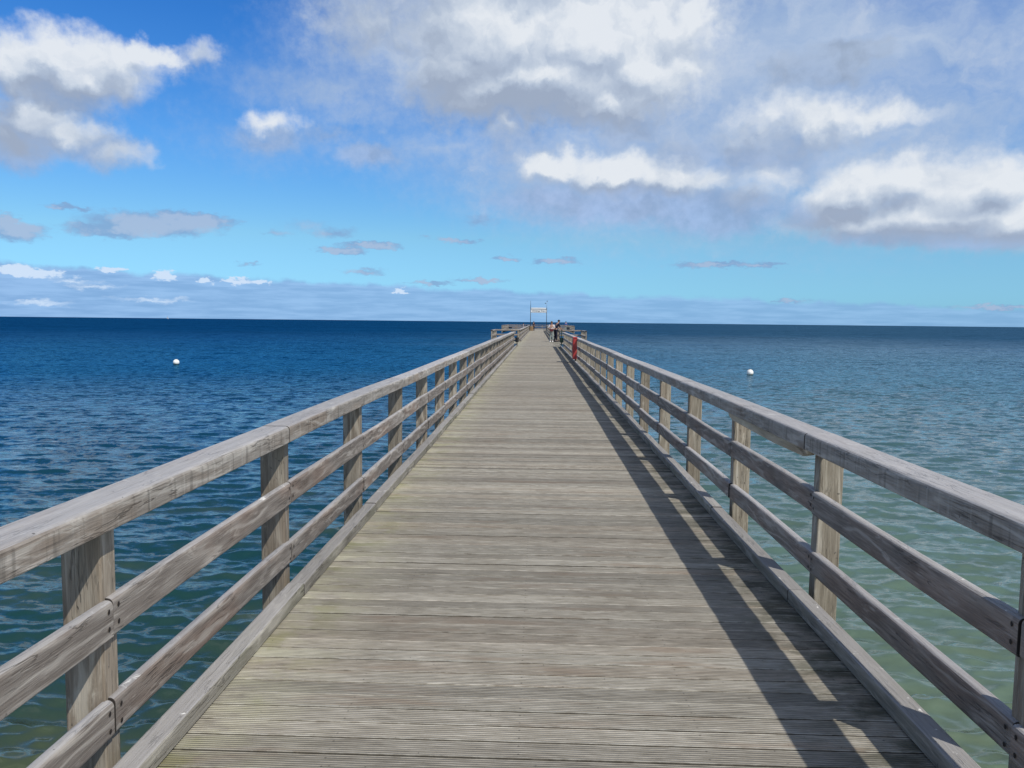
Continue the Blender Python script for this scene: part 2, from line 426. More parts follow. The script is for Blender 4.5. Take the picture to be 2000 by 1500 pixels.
def wood(name, axis, dark, mid, light, warm, bleach_top=(0.42, 0.415, 0.42), drip=0.0):
    """weathered timber: long grain along one axis, figure, bleached streaks, worn pale tops"""
    m, g, bs = new_mat(name)
    tc = g.n('ShaderNodeTexCoord')
    oi = g.n('ShaderNodeObjectInfo')
    rnd = oi.outputs['Random']
    off = g.xyz(g.m('MULTIPLY', rnd, 31.7), g.m('MULTIPLY', rnd, 57.3), g.m('MULTIPLY', rnd, 19.1))
    o = g.v('ADD', tc.outputs['Object'], off)
    lo = [40.0, 40.0, 40.0]
    lo[axis] = 1.5
    fig = [9.0, 9.0, 9.0]
    fig[axis] = 1.6
    # figure: sine bands bent by low noise -> cathedral grain
    bend = g.noise(g.v('MULTIPLY', o, tuple(fig)), 0.55, 3.0, 0.5)
    s = g.sep(o)
    cross = g.m('ADD', s[(axis + 1) % 3], s[(axis + 2) % 3])
    band = g.m('SINE', g.m('ADD', g.m('MULTIPLY', cross, 70.0), g.m('MULTIPLY', bend, 34.0)))
    fine = g.noise(g.v('MULTIPLY', o, tuple(lo)), 3.4, 8.0, 0.68, 0.4)
    patch = g.noise(g.v('MULTIPLY', o, tuple(0.8 if i == axis else 2.5 for i in range(3))), 1.5, 4.0, 0.55)
    gr = g.m('ADD', g.m('ADD', g.m('MULTIPLY', fine, 0.62), g.m('MULTIPLY', g.m('MULTIPLY_ADD', band, 0.5, 0.5), 0.10)), g.m('MULTIPLY', patch, 0.28))
    col = g.ramp(gr, [(0.24, dark), (0.46, mid), (0.72, light)])
    warmp = g.noise(g.v('MULTIPLY', g.v('ADD', o, (3.0, 8.0, 5.0)), tuple(0.9 if i == axis else 3.0 for i in range(3))), 1.2, 4.0, 0.55)
    col = g.mix(g.sstep(warmp, 0.46, 0.66, 0.0, 0.75), col, g.v('MULTIPLY', col, tuple(w_ / m_ for w_, m_ in zip(warm, mid))))
    figm = g.m('MULTIPLY', g.sstep(band, 0.45, 0.95), g.sstep(g.noise(g.v('MULTIPLY', g.v('ADD', o, (1.0, 4.0, 9.0)), tuple(1.6 if i == axis else 5.0 for i in range(3))), 1.0, 3.0, 0.5), 0.46, 0.62, 0.0, 0.5))
    col = g.mix(figm, col, tuple(min(1.0, c * 1.3) for c in light))
    lf = [7.0, 7.0, 7.0]
    lf[axis] = 1.3
    flake = g.noise(g.v('MULTIPLY', o, tuple(lf)), 2.2, 6.0, 0.66, 1.2)
    col = g.mix(g.sstep(flake, 0.54, 0.74, 0.0, 0.6), col, tuple(min(1.0, c * 1.45) for c in light))
    ck = [13.0, 13.0, 13.0]
    ck[axis] = 0.9
    cn = g.noise(g.v('MULTIPLY', g.v('ADD', o, (5.0, 2.0, 7.0)), tuple(ck)), 2.4, 3.0, 0.55, 0.3)
    cm_ = g.noise(g.v('MULTIPLY', o, tuple(1.2 if i == axis else 6.0 for i in range(3))), 1.6, 2.0, 0.5)
    crack = g.m('MULTIPLY', g.sstep(g.m('ABSOLUTE', g.m('SUBTRACT', cn, 0.5)), 0.016, 0.004), g.sstep(cm_, 0.48, 0.60))
    col = g.mix(g.m('MULTIPLY', crack, 0.5), col, (0.045, 0.038, 0.032))
    vk = g.n('ShaderNodeTexVoronoi')
    g.put(vk.inputs['Vector'], g.v('MULTIPLY', o, tuple(1.7 if i == axis else 5.0 for i in range(3))))
    vk.inputs['Scale'].default_value = 1.0
    kd = vk.outputs['Distance']
    kr = g.m('GREATER_THAN', g.sep(vk.outputs['Color'])[0], 0.55)
    ring = g.m('MULTIPLY_ADD', g.m('SINE', g.m('MULTIPLY', kd, 120.0)), 0.25, 0.75)
    col = g.mix(g.m('MULTIPLY', g.m('MULTIPLY', g.sstep(kd, 0.17, 0.06), kr), g.m('MULTIPLY', ring, 0.65)), col, (0.085, 0.060, 0.045))
    geo = g.n('ShaderNodeNewGeometry')
    nz = g.sep(geo.outputs['Normal'])[2]
    topm = g.m('MULTIPLY', g.sstep(nz, 0.45, 0.95), g.lin(fine, 0.3, 0.65, 0.40, 0.9))
    col = g.mix(topm, col, bleach_top)
    if drip:
        sidem = g.m('MULTIPLY', g.sstep(g.m('ABSOLUTE', nz), 0.75, 0.35), drip)
        dn = g.noise(g.v('MULTIPLY', o, (30.0, 30.0, 2.2)), 1.0, 5.0, 0.6)
        col = g.mix(g.m('MULTIPLY', g.sstep(dn, 0.50, 0.68), sidem), col, tuple(c * 0.72 for c in dark))
        dn2 = g.noise(g.v('MULTIPLY', o, (23.0, 23.0, 2.6)), 1.0, 5.0, 0.6)
        col = g.mix(g.m('MULTIPLY', g.sstep(dn2, 0.54, 0.72), sidem), col, (0.50, 0.47, 0.42))
    # bird droppings and small dark specks
    sp = g.noise(o, 38.0, 3.0, 0.5)
    col = g.mix(g.sstep(sp, 0.71, 0.76, 0.0, 0.7), col, (0.05, 0.045, 0.04))
    wl = g.noise(g.v('ADD', o, (7.0, 3.0, 1.0)), 6.0, 5.0, 0.75, 1.0)
    col = g.mix(g.m('MULTIPLY', g.sstep(wl, 0.63, 0.69), g.sstep(nz, 0.6, 0.9)), col, (0.72, 0.71, 0.68))
    tone = g.lin(rnd, 0.0, 1.0, 0.84, 1.14)
    col = g.v('SCALE', col, tone)
    g.put(bs.inputs['Base Color'], col)
    bs.inputs['Roughness'].default_value = 0.72
    bs.inputs['Specular IOR Level'].default_value = 0.28
    bp = g.n('ShaderNodeBump')
    bp.inputs['Strength'].default_value = 0.9
    bp.inputs['Distance'].default_value = 0.004
    g.put(bp.inputs['Height'], g.m('SUBTRACT', g.m('ADD', fine, g.m('MULTIPLY', flake, 0.5)), crack))
    g.put(bs.inputs['Normal'], bp.outputs[0])
    return m


DARK, MID, LIGHT, WARM = (0.095, 0.085, 0.072), (0.192, 0.166, 0.144), (0.37, 0.342, 0.305), (0.215, 0.158, 0.126)
M_RAIL_Y = wood('rail_timber', 1, DARK, MID, LIGHT, WARM)
M_HAND_Y = wood('handrail_timber', 1, DARK, (0.295, 0.265, 0.23), (0.46, 0.43, 0.385), (0.27, 0.21, 0.16), (0.455, 0.45, 0.46), drip=0.45)
M_KERB_Y = wood('kerb_timber', 1, (0.115, 0.105, 0.085), (0.22, 0.205, 0.175), (0.35, 0.33, 0.285), (0.17, 0.165, 0.12), (0.33, 0.32, 0.32))
M_POST = wood('post_timber', 2, (0.10, 0.084, 0.064), (0.228, 0.198, 0.155), (0.39, 0.355, 0.295), (0.20, 0.16, 0.12))
M_RAIL_X = wood('cross_timber', 0, DARK, MID, LIGHT, WARM)
M_SCREW = plain('screw_rust', (0.035, 0.03, 0.028), 0.6, 0.5)
M_END = plain('end_grain_joint_shade', (0.035, 0.030, 0.026), 0.85)  # end grain, darkened further to paint shade into the board joints


def deck_material():
    m, g, bs = new_mat('deck_timber')
    tc = g.n('ShaderNodeTexCoord')
    o = tc.outputs['Object']
    at = g.n('ShaderNodeAttribute', attribute_name='tone', attribute_type='GEOMETRY')
    tn = g.sep(at.outputs['Vector'])
    s = g.sep(o)
    x, y = s[0], s[1]
    shift = g.m('MULTIPLY', tn[2], 90.0)
    v1 = g.xyz(g.m('ADD', g.m('MULTIPLY', x, 9.0), shift), g.m('MULTIPLY', y, 85.0), shift)
    fine = g.noise(v1, 1.0, 7.0, 0.66, 0.2)
    v2 = g.xyz(g.m('ADD', g.m('MULTIPLY', x, 2.6), shift), g.m('MULTIPLY', y, 16.0), shift)
    strk = g.noise(v2, 1.0, 6.0, 0.62, 0.5)
    mott = g.noise(o, 1.25, 6.0, 0.66)
    gr = g.m('ADD', g.m('MULTIPLY', fine, 0.68), g.m('MULTIPLY', strk, 0.32))
    col = g.ramp(gr, [(0.29, (0.135, 0.120, 0.096)), (0.48, (0.295, 0.273, 0.228)), (0.70, (0.50, 0.472, 0.41))])
    col = g.mix(g.sstep(mott, 0.48, 0.70, 0.0, 0.45), col, (0.23, 0.205, 0.165))
    brown = g.noise(g.xyz(g.m('MULTIPLY', x, 0.8), g.m('MULTIPLY', y, 5.0), shift), 1.3, 4.0, 0.6)
    col = g.mix(g.sstep(brown, 0.54, 0.70, 0.0, 0.62), col, (0.255, 0.195, 0.145))
    # lichen bloom close to the left kerb, dark wet algae close to the right kerb
    en = g.noise(g.xyz(g.m('MULTIPLY', x, 3.0), g.m('MULTIPLY', y, 6.0), 0.0), 1.0, 6.0, 0.68)
    pale = g.m('MULTIPLY', g.sstep(x, -0.75, -1.40), g.sstep(en, 0.38, 0.62))
    col = g.mix(g.m('MULTIPLY', pale, 0.6), col, (0.52, 0.505, 0.37))
    gy = g.noise(g.v('MULTIPLY', o, (1.0, 1.0, 1.0)), 3.1, 4.0, 0.6)
    col = g.mix(g.m('MULTIPLY', g.m('MULTIPLY', g.sstep(x, -0.9, -1.42), g.sstep(gy, 0.50, 0.66)), 0.55), col, (0.25, 0.255, 0.11))
    wet = g.m('MULTIPLY', g.sstep(x, 1.0, 1.5), g.sstep(en, 0.40, 0.62))
    col = g.mix(g.m('MULTIPLY', wet, 0.8), col, (0.055, 0.06, 0.035))
    # dirt in the anti-slip grooves, dirt plus painted gap shade at plank edges, screws along the bearers
    ey = g.m('ABSOLUTE', g.m('SUBTRACT', g.m('FRACT', g.m('DIVIDE', y, PLANK)), 0.5))
    en2 = g.noise(g.xyz(g.m('MULTIPLY', x, 9.0), g.m('MULTIPLY', y, 30.0), 0.0), 1.0, 4.0, 0.6)
    per = 0.12 / 8.0
    gv = g.m('COSINE', g.m('MULTIPLY', y, 2 * math.pi / per))
    col = g.mix(g.m('MULTIPLY', g.sstep(gv, 0.25, 0.95), g.sstep(en, 0.30, 0.66, 0.35, 0.85)), col, (0.085, 0.078, 0.06))
    col = g.mix(g.m('MULTIPLY', g.sstep(ey, 0.440, 0.468), g.sstep(en2, 0.30, 0.55, 0.55, 1.0)), col, (0.040, 0.036, 0.028))
    worn = g.m('MULTIPLY', g.m('MULTIPLY', g.sstep(ey, 0.36, 0.43), g.sstep(ey, 0.475, 0.455)), g.sstep(en2, 0.42, 0.60, 0.0, 0.38))
    col = g.mix(worn, col, (0.60, 0.58, 0.51))
    fx = g.m('SUBTRACT', g.m('FRACT', g.m('DIVIDE', g.m('ADD', x, 0.43), 0.75)), 0.5)
    fy = g.m('SUBTRACT', g.m('FRACT', g.m('DIVIDE', y, 0.06)), 0.5)
    dd = g.v('LENGTH', g.xyz(g.m('MULTIPLY', fx, 0.75), g.m('MULTIPLY', fy, 0.06), 0.0))
    col = g.mix(g.m('MULTIPLY', g.sstep(dd, 0.006, 0.004), g.sstep(g.noise(o, 7.0, 2.0), 0.40, 0.55, 0.0, 0.6)), col, (0.04, 0.035, 0.03))
    spk = g.noise(o, 46.0, 2.0, 0.5)
    col = g.mix(g.sstep(spk, 0.71, 0.76, 0.0, 0.55), col, (0.06, 0.055, 0.045))
    wsp = g.noise(o, 13.0, 3.0, 0.6)
    col = g.mix(g.sstep(wsp, 0.765, 0.79, 0.0, 0.7), col, (0.55, 0.54, 0.50))
    col = g.v('SCALE', col, g.lin(tn[0], 0.0, 1.0, 0.74, 1.20))
    col = g.mix(g.m('MULTIPLY', tn[1], 0.30), col, g.v('MULTIPLY', col, (1.10, 0.95, 0.85)))
    g.put(bs.inputs['Base Color'], col)
    bs.inputs['Roughness'].default_value = 0.8
    bs.inputs['Specular IOR Level'].default_value = 0.22
    bp = g.n('ShaderNodeBump')
    bp.inputs['Strength'].default_value = 1.0
    bp.inputs['Distance'].default_value = 0.003
    g.put(bp.inputs['Height'], g.m('ADD', g.m('MULTIPLY', gv, -0.5), fine))
    g.put(bs.inputs['Normal'], bp.outputs[0])
    return m



# ------------------------------------------------------------------ layout constants (metres; pier runs along +Y)
S = 2.11                                   # post spacing
PLANK = 0.12
Y_BAY, Y_BAY2 = 53.2, 67.5                 # widened bay
Y_HEAD, Y_END = 150.0, 185.0               # pier head
CX = 0.068
SEA = -2.4
M_DECK = deck_material()


# ------------------------------------------------------------------ sea: one sheet, finely divided near the pier, with real waves
def sea_material():
    m, g, bs = new_mat('sea_water')
    geo = g.n('ShaderNodeNewGeometry')
    p = geo.outputs['Position']
    s = g.sep(p)
    x, y = s[0], s[1]
    dist = g.v('LENGTH', g.xyz(x, y, 0.0))
    big = g.noise(g.xyz(g.m('MULTIPLY', x, 0.5), y, 0.0), 0.05, 4.0, 0.6)
    # green shallows over pale sand by the shore and on the right, deep blue water to the left and further out; the right's paleness also paints in sky reflection
    lf = g.m('ADD', g.m('DIVIDE', g.m('LOGARITHM', g.m('DIVIDE', g.m('MAXIMUM', dist, 5.0), 5.0), 2.0), 6.0), g.m('MULTIPLY', g.m('SUBTRACT', big, 0.5), 0.22))
    lcol = g.ramp(lf, [(0.05, (0.036, 0.056, 0.038)), (0.20, (0.011, 0.046, 0.046)), (0.40, (0.005, 0.040, 0.068)), (0.65, (0.0008, 0.031, 0.086)), (1.0, (0.0002, 0.023, 0.076))])
    rcol = g.ramp(lf, [(0.05, (0.112, 0.150, 0.098)), (0.27, (0.094, 0.152, 0.122)), (0.45, (0.050, 0.106, 0.112)), (0.65, (0.030, 0.078, 0.108)), (1.0, (0.010, 0.046, 0.086))])
    side = g.m('ADD', g.m('DIVIDE', x, g.m('ADD', dist, 2.0)), g.m('MULTIPLY', g.m('SUBTRACT', big, 0.5), 0.35))
    col = g.mix(g.sstep(side, -0.22, 0.42), lcol, rcol)
    bed = g.noise(g.xyz(g.m('MULTIPLY', x, 0.6), y, 0.0), 0.55, 4.0, 0.6)
    col = g.mix(g.m('MULTIPLY', g.sstep(dist, 26.0, 8.0), g.sstep(bed, 0.45, 0.68, 0.0, 0.5)), col, (0.080, 0.095, 0.045))
    rough = g.sstep(dist, 8.0, 300.0, 0.10, 0.42)
    # wave masking painted as gloss colour: reflection dims with distance, more on the left
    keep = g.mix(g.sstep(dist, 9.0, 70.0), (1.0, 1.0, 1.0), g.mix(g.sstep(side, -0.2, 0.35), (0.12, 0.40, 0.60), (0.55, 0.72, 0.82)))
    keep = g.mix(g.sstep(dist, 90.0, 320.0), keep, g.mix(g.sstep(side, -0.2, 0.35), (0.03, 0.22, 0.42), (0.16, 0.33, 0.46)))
    # slopes of the ripples too small for the mesh (more of them the coarser the mesh is)
    def slope(sx, sy, scale, detail):
        q = g.noise(g.xyz(g.m('MULTIPLY', x, sx), g.m('MULTIPLY', y, sy), 0.0), scale, detail, 0.6, 0.3, color=True)
        return g.v('SUBTRACT', q, (0.5, 0.5, 0.5))
    n1 = g.v('SCALE', slope(0.5, 1.0, 8.0, 5.0), 0.85)
    n2 = g.v('SCALE', slope(0.55, 1.0, 2.4, 4.0), g.sstep(dist, 10.0, 60.0, 0.36, 2.4))
    n3 = g.v('SCALE', slope(0.5, 1.0, 0.35, 4.0), g.sstep(dist, 25.0, 130.0, 0.0, 1.9))
    n4 = g.v('SCALE', slope(0.45, 1.0, 0.07, 5.0), g.sstep(dist, 90.0, 400.0, 0.0, 2.0))
    gust = g.noise(g.xyz(g.m('MULTIPLY', x, 0.25), y, 0.0), 0.016, 5.0, 0.62)
    gs = g.lin(gust, 0.3, 0.7, 0.75, 1.25)
    tot = g.v('SCALE', g.v('ADD', g.v('ADD', n1, n2), g.v('ADD', n3, n4)), gs)
    tot = g.v('MULTIPLY', tot, (0.75, 1.0, 0.0))
    nn = g.v('NORMALIZE', g.v('ADD', geo.outputs['Normal'], tot))
    t = m.node_tree
    body = g.n('ShaderNodeBsdfDiffuse')
    g.put(body.inputs['Color'], col)
    g.put(body.inputs['Normal'], nn)
    gl = g.n('ShaderNodeBsdfGlossy')
    g.put(gl.inputs['Color'], keep)
    g.put(gl.inputs['Roughness'], rough)
    g.put(gl.inputs['Normal'], nn)
    fr = g.n('ShaderNodeFresnel')
    fr.inputs['IOR'].default_value = 1.333
    g.put(fr.inputs['Normal'], nn)
    mx = g.n('ShaderNodeMixShader')
    t.links.new(fr.outputs[0], mx.inputs[0])
    t.links.new(body.outputs[0], mx.inputs[1])
    t.links.new(gl.outputs[0], mx.inputs[2])
    out = [n_ for n_ in t.nodes if n_.type == 'OUTPUT_MATERIAL'][0]
    t.links.new(mx.outputs[0], out.inputs[0])
    t.nodes.remove(bs)
    return m


def build_sea():
    # radii: fine near the pier, growing outwards to beyond the horizon
    rad = [2.5]
    while rad[-1] < 45000.0:
        r = rad[-1]
        k = 0.0046 if r < 140 else (0.0046 + 0.05 * min(1.0, (r - 140) / 900.0) + (0.25 if r > 4000 else 0.0))
        rad.append(r * (1 + k))
    rad = np.array(rad)
    # directions: fine over the open water to seaward, coarser over the rest
    ang = np.concatenate([np.radians(np.arange(-44, 44, 0.13)), np.radians(np.arange(44, 316, 3.0))])
    nr, na = len(rad), len(ang)
    RR, AA = np.meshgrid(rad, ang, indexing='ij')
    X, Y = RR * np.sin(AA), RR * np.cos(AA)
    Z = np.zeros_like(X)
    DX, DY = np.zeros_like(X), np.zeros_like(X)
    dr = np.gradient(rad)[:, None]
    rs = np.random.default_rng(3)
    for i in range(140):
        lam = 0.15 * (1.9 / 0.15) ** (rs.random() ** 1.75)
        th = R(-97) + rs.normal(0, 0.40)            # travelling shorewards, crests roughly across the pier
        k = 2 * math.pi / lam
        amp = 0.0037 * lam ** 0.55 * (0.5 + rs.random())
        kx, ky = k * math.cos(th), k * math.sin(th)
        ph = rs.random() * 6.283
        fade = np.clip(lam / (3.0 * dr) - 1.0, 0.0, 1.0) * np.clip((600.0 - rad) / 400.0, 0, 1)[:, None]
        a = kx * X + ky * Y + ph
        Z += amp * fade * np.cos(a)
        DX -= amp * 0.9 * fade * math.cos(th) * np.sin(a)
        DY -= amp * 0.9 * fade * math.sin(th) * np.sin(a)
    gust = 1.0 + 0.25 * np.sin(X * 0.07 + 1.0) * np.sin(Y * 0.05 + 0.02 * X)
    Z *= gust
    co = np.stack([X + DX, Y + DY, Z + SEA], -1).reshape(-1, 3)
    co = np.vstack([co, [[0, 0, SEA]]])
    i, j = np.meshgrid(np.arange(nr - 1), np.arange(na), indexing='ij')
    j2 = (j + 1) % na
    quads = np.stack([i * na + j, i * na + j2, (i + 1) * na + j2, (i + 1) * na + j], -1).reshape(-1, 4)[:, ::-1]
    jj = np.arange(na)
    tris = np.stack([np.full(na, nr * na), (jj + 1) % na, jj], -1)
    me = D.meshes.new('sea')
    nq, ntri = len(quads), len(tris)
    me.vertices.add(len(co))
    me.vertices.foreach_set('co', co.astype(np.float32).ravel())
    loops = np.concatenate([quads.ravel(), tris.ravel()])
    me.loops.add(len(loops))
    me.loops.foreach_set('vertex_index', loops.astype(np.int32))
    me.polygons.add(nq + ntri)
    st = np.concatenate([np.arange(nq) * 4, nq * 4 + np.arange(ntri) * 3])
    me.polygons.foreach_set('loop_start', st.astype(np.int32))
    me.polygons.foreach_set('use_smooth', np.ones(nq + ntri, dtype=bool))
    me.update(calc_edges=True)
    me.validate()
    # normals up?
    if me.polygons[0].normal.z < 0:
        me.flip_normals()
    me.materials.append(sea_material())
    o = obj('sea', me)
    tag(o, 'rippled Baltic sea, deep blue far out and green over the sandy shallows', 'water', kind='structure')


build_sea()


# ------------------------------------------------------------------ deck
def build_deck():
    V, F, T = [], [], []
    prof_e = 0.0025
    rs = random.Random(5)

    def plank(x0, x1, yc, w, detail):
        dz = rs.uniform(-0.0018, 0.0018)
        tilt = rs.uniform(-0.0012, 0.0012)
        h = w / 2
        pts = [(-h, -0.045), (h, -0.045), (h, -prof_e), (h - prof_e, 0.0), (-h + prof_e, 0.0), (-h, -prof_e)]
        nx = 9 if detail else 2
        xs = [x0 + (x1 - x0) * k / (nx - 1) for k in range(nx)]
        b = len(V)
        ph, am = rs.random() * 6.28, (rs.uniform(0.0, 0.0012) if detail else 0.0)
        for xx in xs:
            jy = am * math.sin(xx * 2.1 + ph)
            for (a, z) in pts:
                V.append((xx, yc + a + jy, z + dz + tilt * a / h))
        n = 6
        k0 = len(F)
        for k in range(nx - 1):
            for i in range(n):
                j = (i + 1) % n
                F.append((b + k * n + i, b + k * n + j, b + (k + 1) * n + j, b + (k + 1) * n + i))
        F.append(tuple(b + i for i in reversed(range(n))))
        F.append(tuple(b + (nx - 1) * n + i for i in range(n)))
        t = (min(1, max(0, rs.gauss(0.5, 0.32))), rs.random() if rs.random() < 0.35 else rs.random() * 0.3, rs.random())
        T.extend([t] * (len(F) - k0))

    y = -3.0
    while y < Y_END:
        x0, x1 = CX - 1.64, CX + 1.64
        if Y_BAY2 - 6.2 < y < Y_BAY2:
            x0, x1 = CX - 3.85, CX + 3.85
        elif y > Y_HEAD:
            x0, x1 = CX - 7.1, CX + 7.1
        gap = rs.uniform(0.007, 0.0105)
        plank(x0 + rs.uniform(-.01, .01), x1 + rs.uniform(-.01, .01), y + PLANK / 2, PLANK - gap, y < 14)
        y += PLANK
    nplank = len(F)
    mb = MB()
    # bearers and edge beams carrying the planks
    for xx in (-1.45, -0.72, 0.0, 0.72, 1.45):
        mb.box(CX + xx - 0.06, CX + xx + 0.06, -3.0, Y_END - 0.05, -0.27, -0.049)
    for xx in (-3.7, -2.6, 2.6, 3.7):
        mb.box(CX + xx - 0.06, CX + xx + 0.06, Y_BAY2 - 6.1, Y_BAY2 - 0.1, -0.27, -0.049)
    for xx in (-6.9, -5.2, -3.5, 3.5, 5.2, 6.9):
        mb.box(CX + xx - 0.06, CX + xx + 0.06, Y_HEAD + 0.1, Y_END - 0.1, -0.27, -0.049)
    b = len(V)
    V.extend(mb.v)
    F.extend([tuple(i + b for i in f) for f in mb.f])
    T.extend([(0.3, 0.2, 0.5)] * len(mb.f))
    me = mesh_from('pier_deck', V, F, M_DECK)
    at = me.attributes.new('tone', 'FLOAT_VECTOR', 'FACE')
    at.data.foreach_set('vector', np.array(T, dtype=np.float32).ravel())
    o = obj('pier_deck', me)
    tag(o, 'long straight pier deck of weathered grooved planks running out to sea', 'pier', kind='structure')


build_deck()


# ------------------------------------------------------------------ railings
def beam_mesh(name, prof, length, mat, axis='Y', segs=10, wob=0.004, seed=0, screws=None, chamfer=0.006, mats2=None):
    """a timber along +axis starting at 0, with slightly wavering faces and eased ends"""
    rs = random.Random(seed)
    mb = MB()
    cx = sum(p[0] for p in prof) / len(prof)
    cz = sum(p[1] for p in prof) / len(prof)
    a1, a2, a3 = rs.uniform(-wob, wob), rs.uniform(-wob, wob), rs.uniform(-wob, wob)
    p1, p2 = rs.random() * 6.28, rs.random() * 6.28
    rows = []
    ys = [0.0, chamfer] + [chamfer + (length - 2 * chamfer) * k / segs for k in range(1, segs)] + [length - chamfer, length]
    for k, yy in enumerate(ys):
        e = (k == 0 or k == len(ys) - 1)
        sc = 0.0
        if e:
            sc = chamfer
        t = yy / length
        env = math.sin(math.pi * t)
        ox = a1 * env + 0.35 * a2 * math.sin(6.0 * t + p1)
        oz = a3 * env + 0.35 * a1 * math.sin(5.0 * t + p2)

        def fn(a, b, ox=ox, oz=oz, yy=yy, sc=sc):
            da, db = a - cx, b - cz
            L = math.hypot(da, db) or 1.0
            a2_, b2_ = a - da / L * sc + ox, b - db / L * sc + oz
            return (a2_, yy, b2_) if axis == 'Y' else (yy, -a2_, b2_)
        rows.append(fn)
    mb.prism(prof, rows, 0, 2)
    if screws:
        for (yy, xx, zz, side) in screws:
            v = []
            for i in range(8):
                a = 2 * math.pi * i / 8
                v.append((xx + side * 0.0035, yy + 0.008 * math.cos(a), zz + 0.0105 * math.sin(a)))
            v.append((xx + side * 0.005, yy, zz))
            fs = [((i + 1) % 8, i, 8) if side < 0 else (i, (i + 1) % 8, 8) for i in range(8)]
            mb.add(v, fs, 1)
    return mb.mesh(name, [mat, M_SCREW, M_END])


def post_mesh(x0, x1, y0, y1, z0, z1, seed):
    rs = random.Random(seed)
    mb = MB()
    prof = rounded(x0, x1, y0, y1, 0.008, 0.008, 2)
    lx, ly = rs.uniform(-0.004, 0.004), rs.uniform(-0.006, 0.006)
    zs = [z0, z0 * 0.5, 0.1, 0.35, 0.6, 0.8, z1]
    rows = [(lambda a, b, z=z: (a + lx * z, b + ly * z, z)) for z in zs]
    mb.prism(prof, rows, 0)
    return mb.mesh('post', [M_POST])


# cross sections per side (x, z): measured from the near bays
SIDE = {
    -1: dict(post=(-1.775, -1.62), rail=(-1.642, -1.590), hand=(-1.735, -1.550), kerb=(-1.515, -1.415)),
    1: dict(post=(1.792, 1.942), rail=(1.764, 1.828), hand=(1.665, 1.856), kerb=(1.552, 1.655)),
}


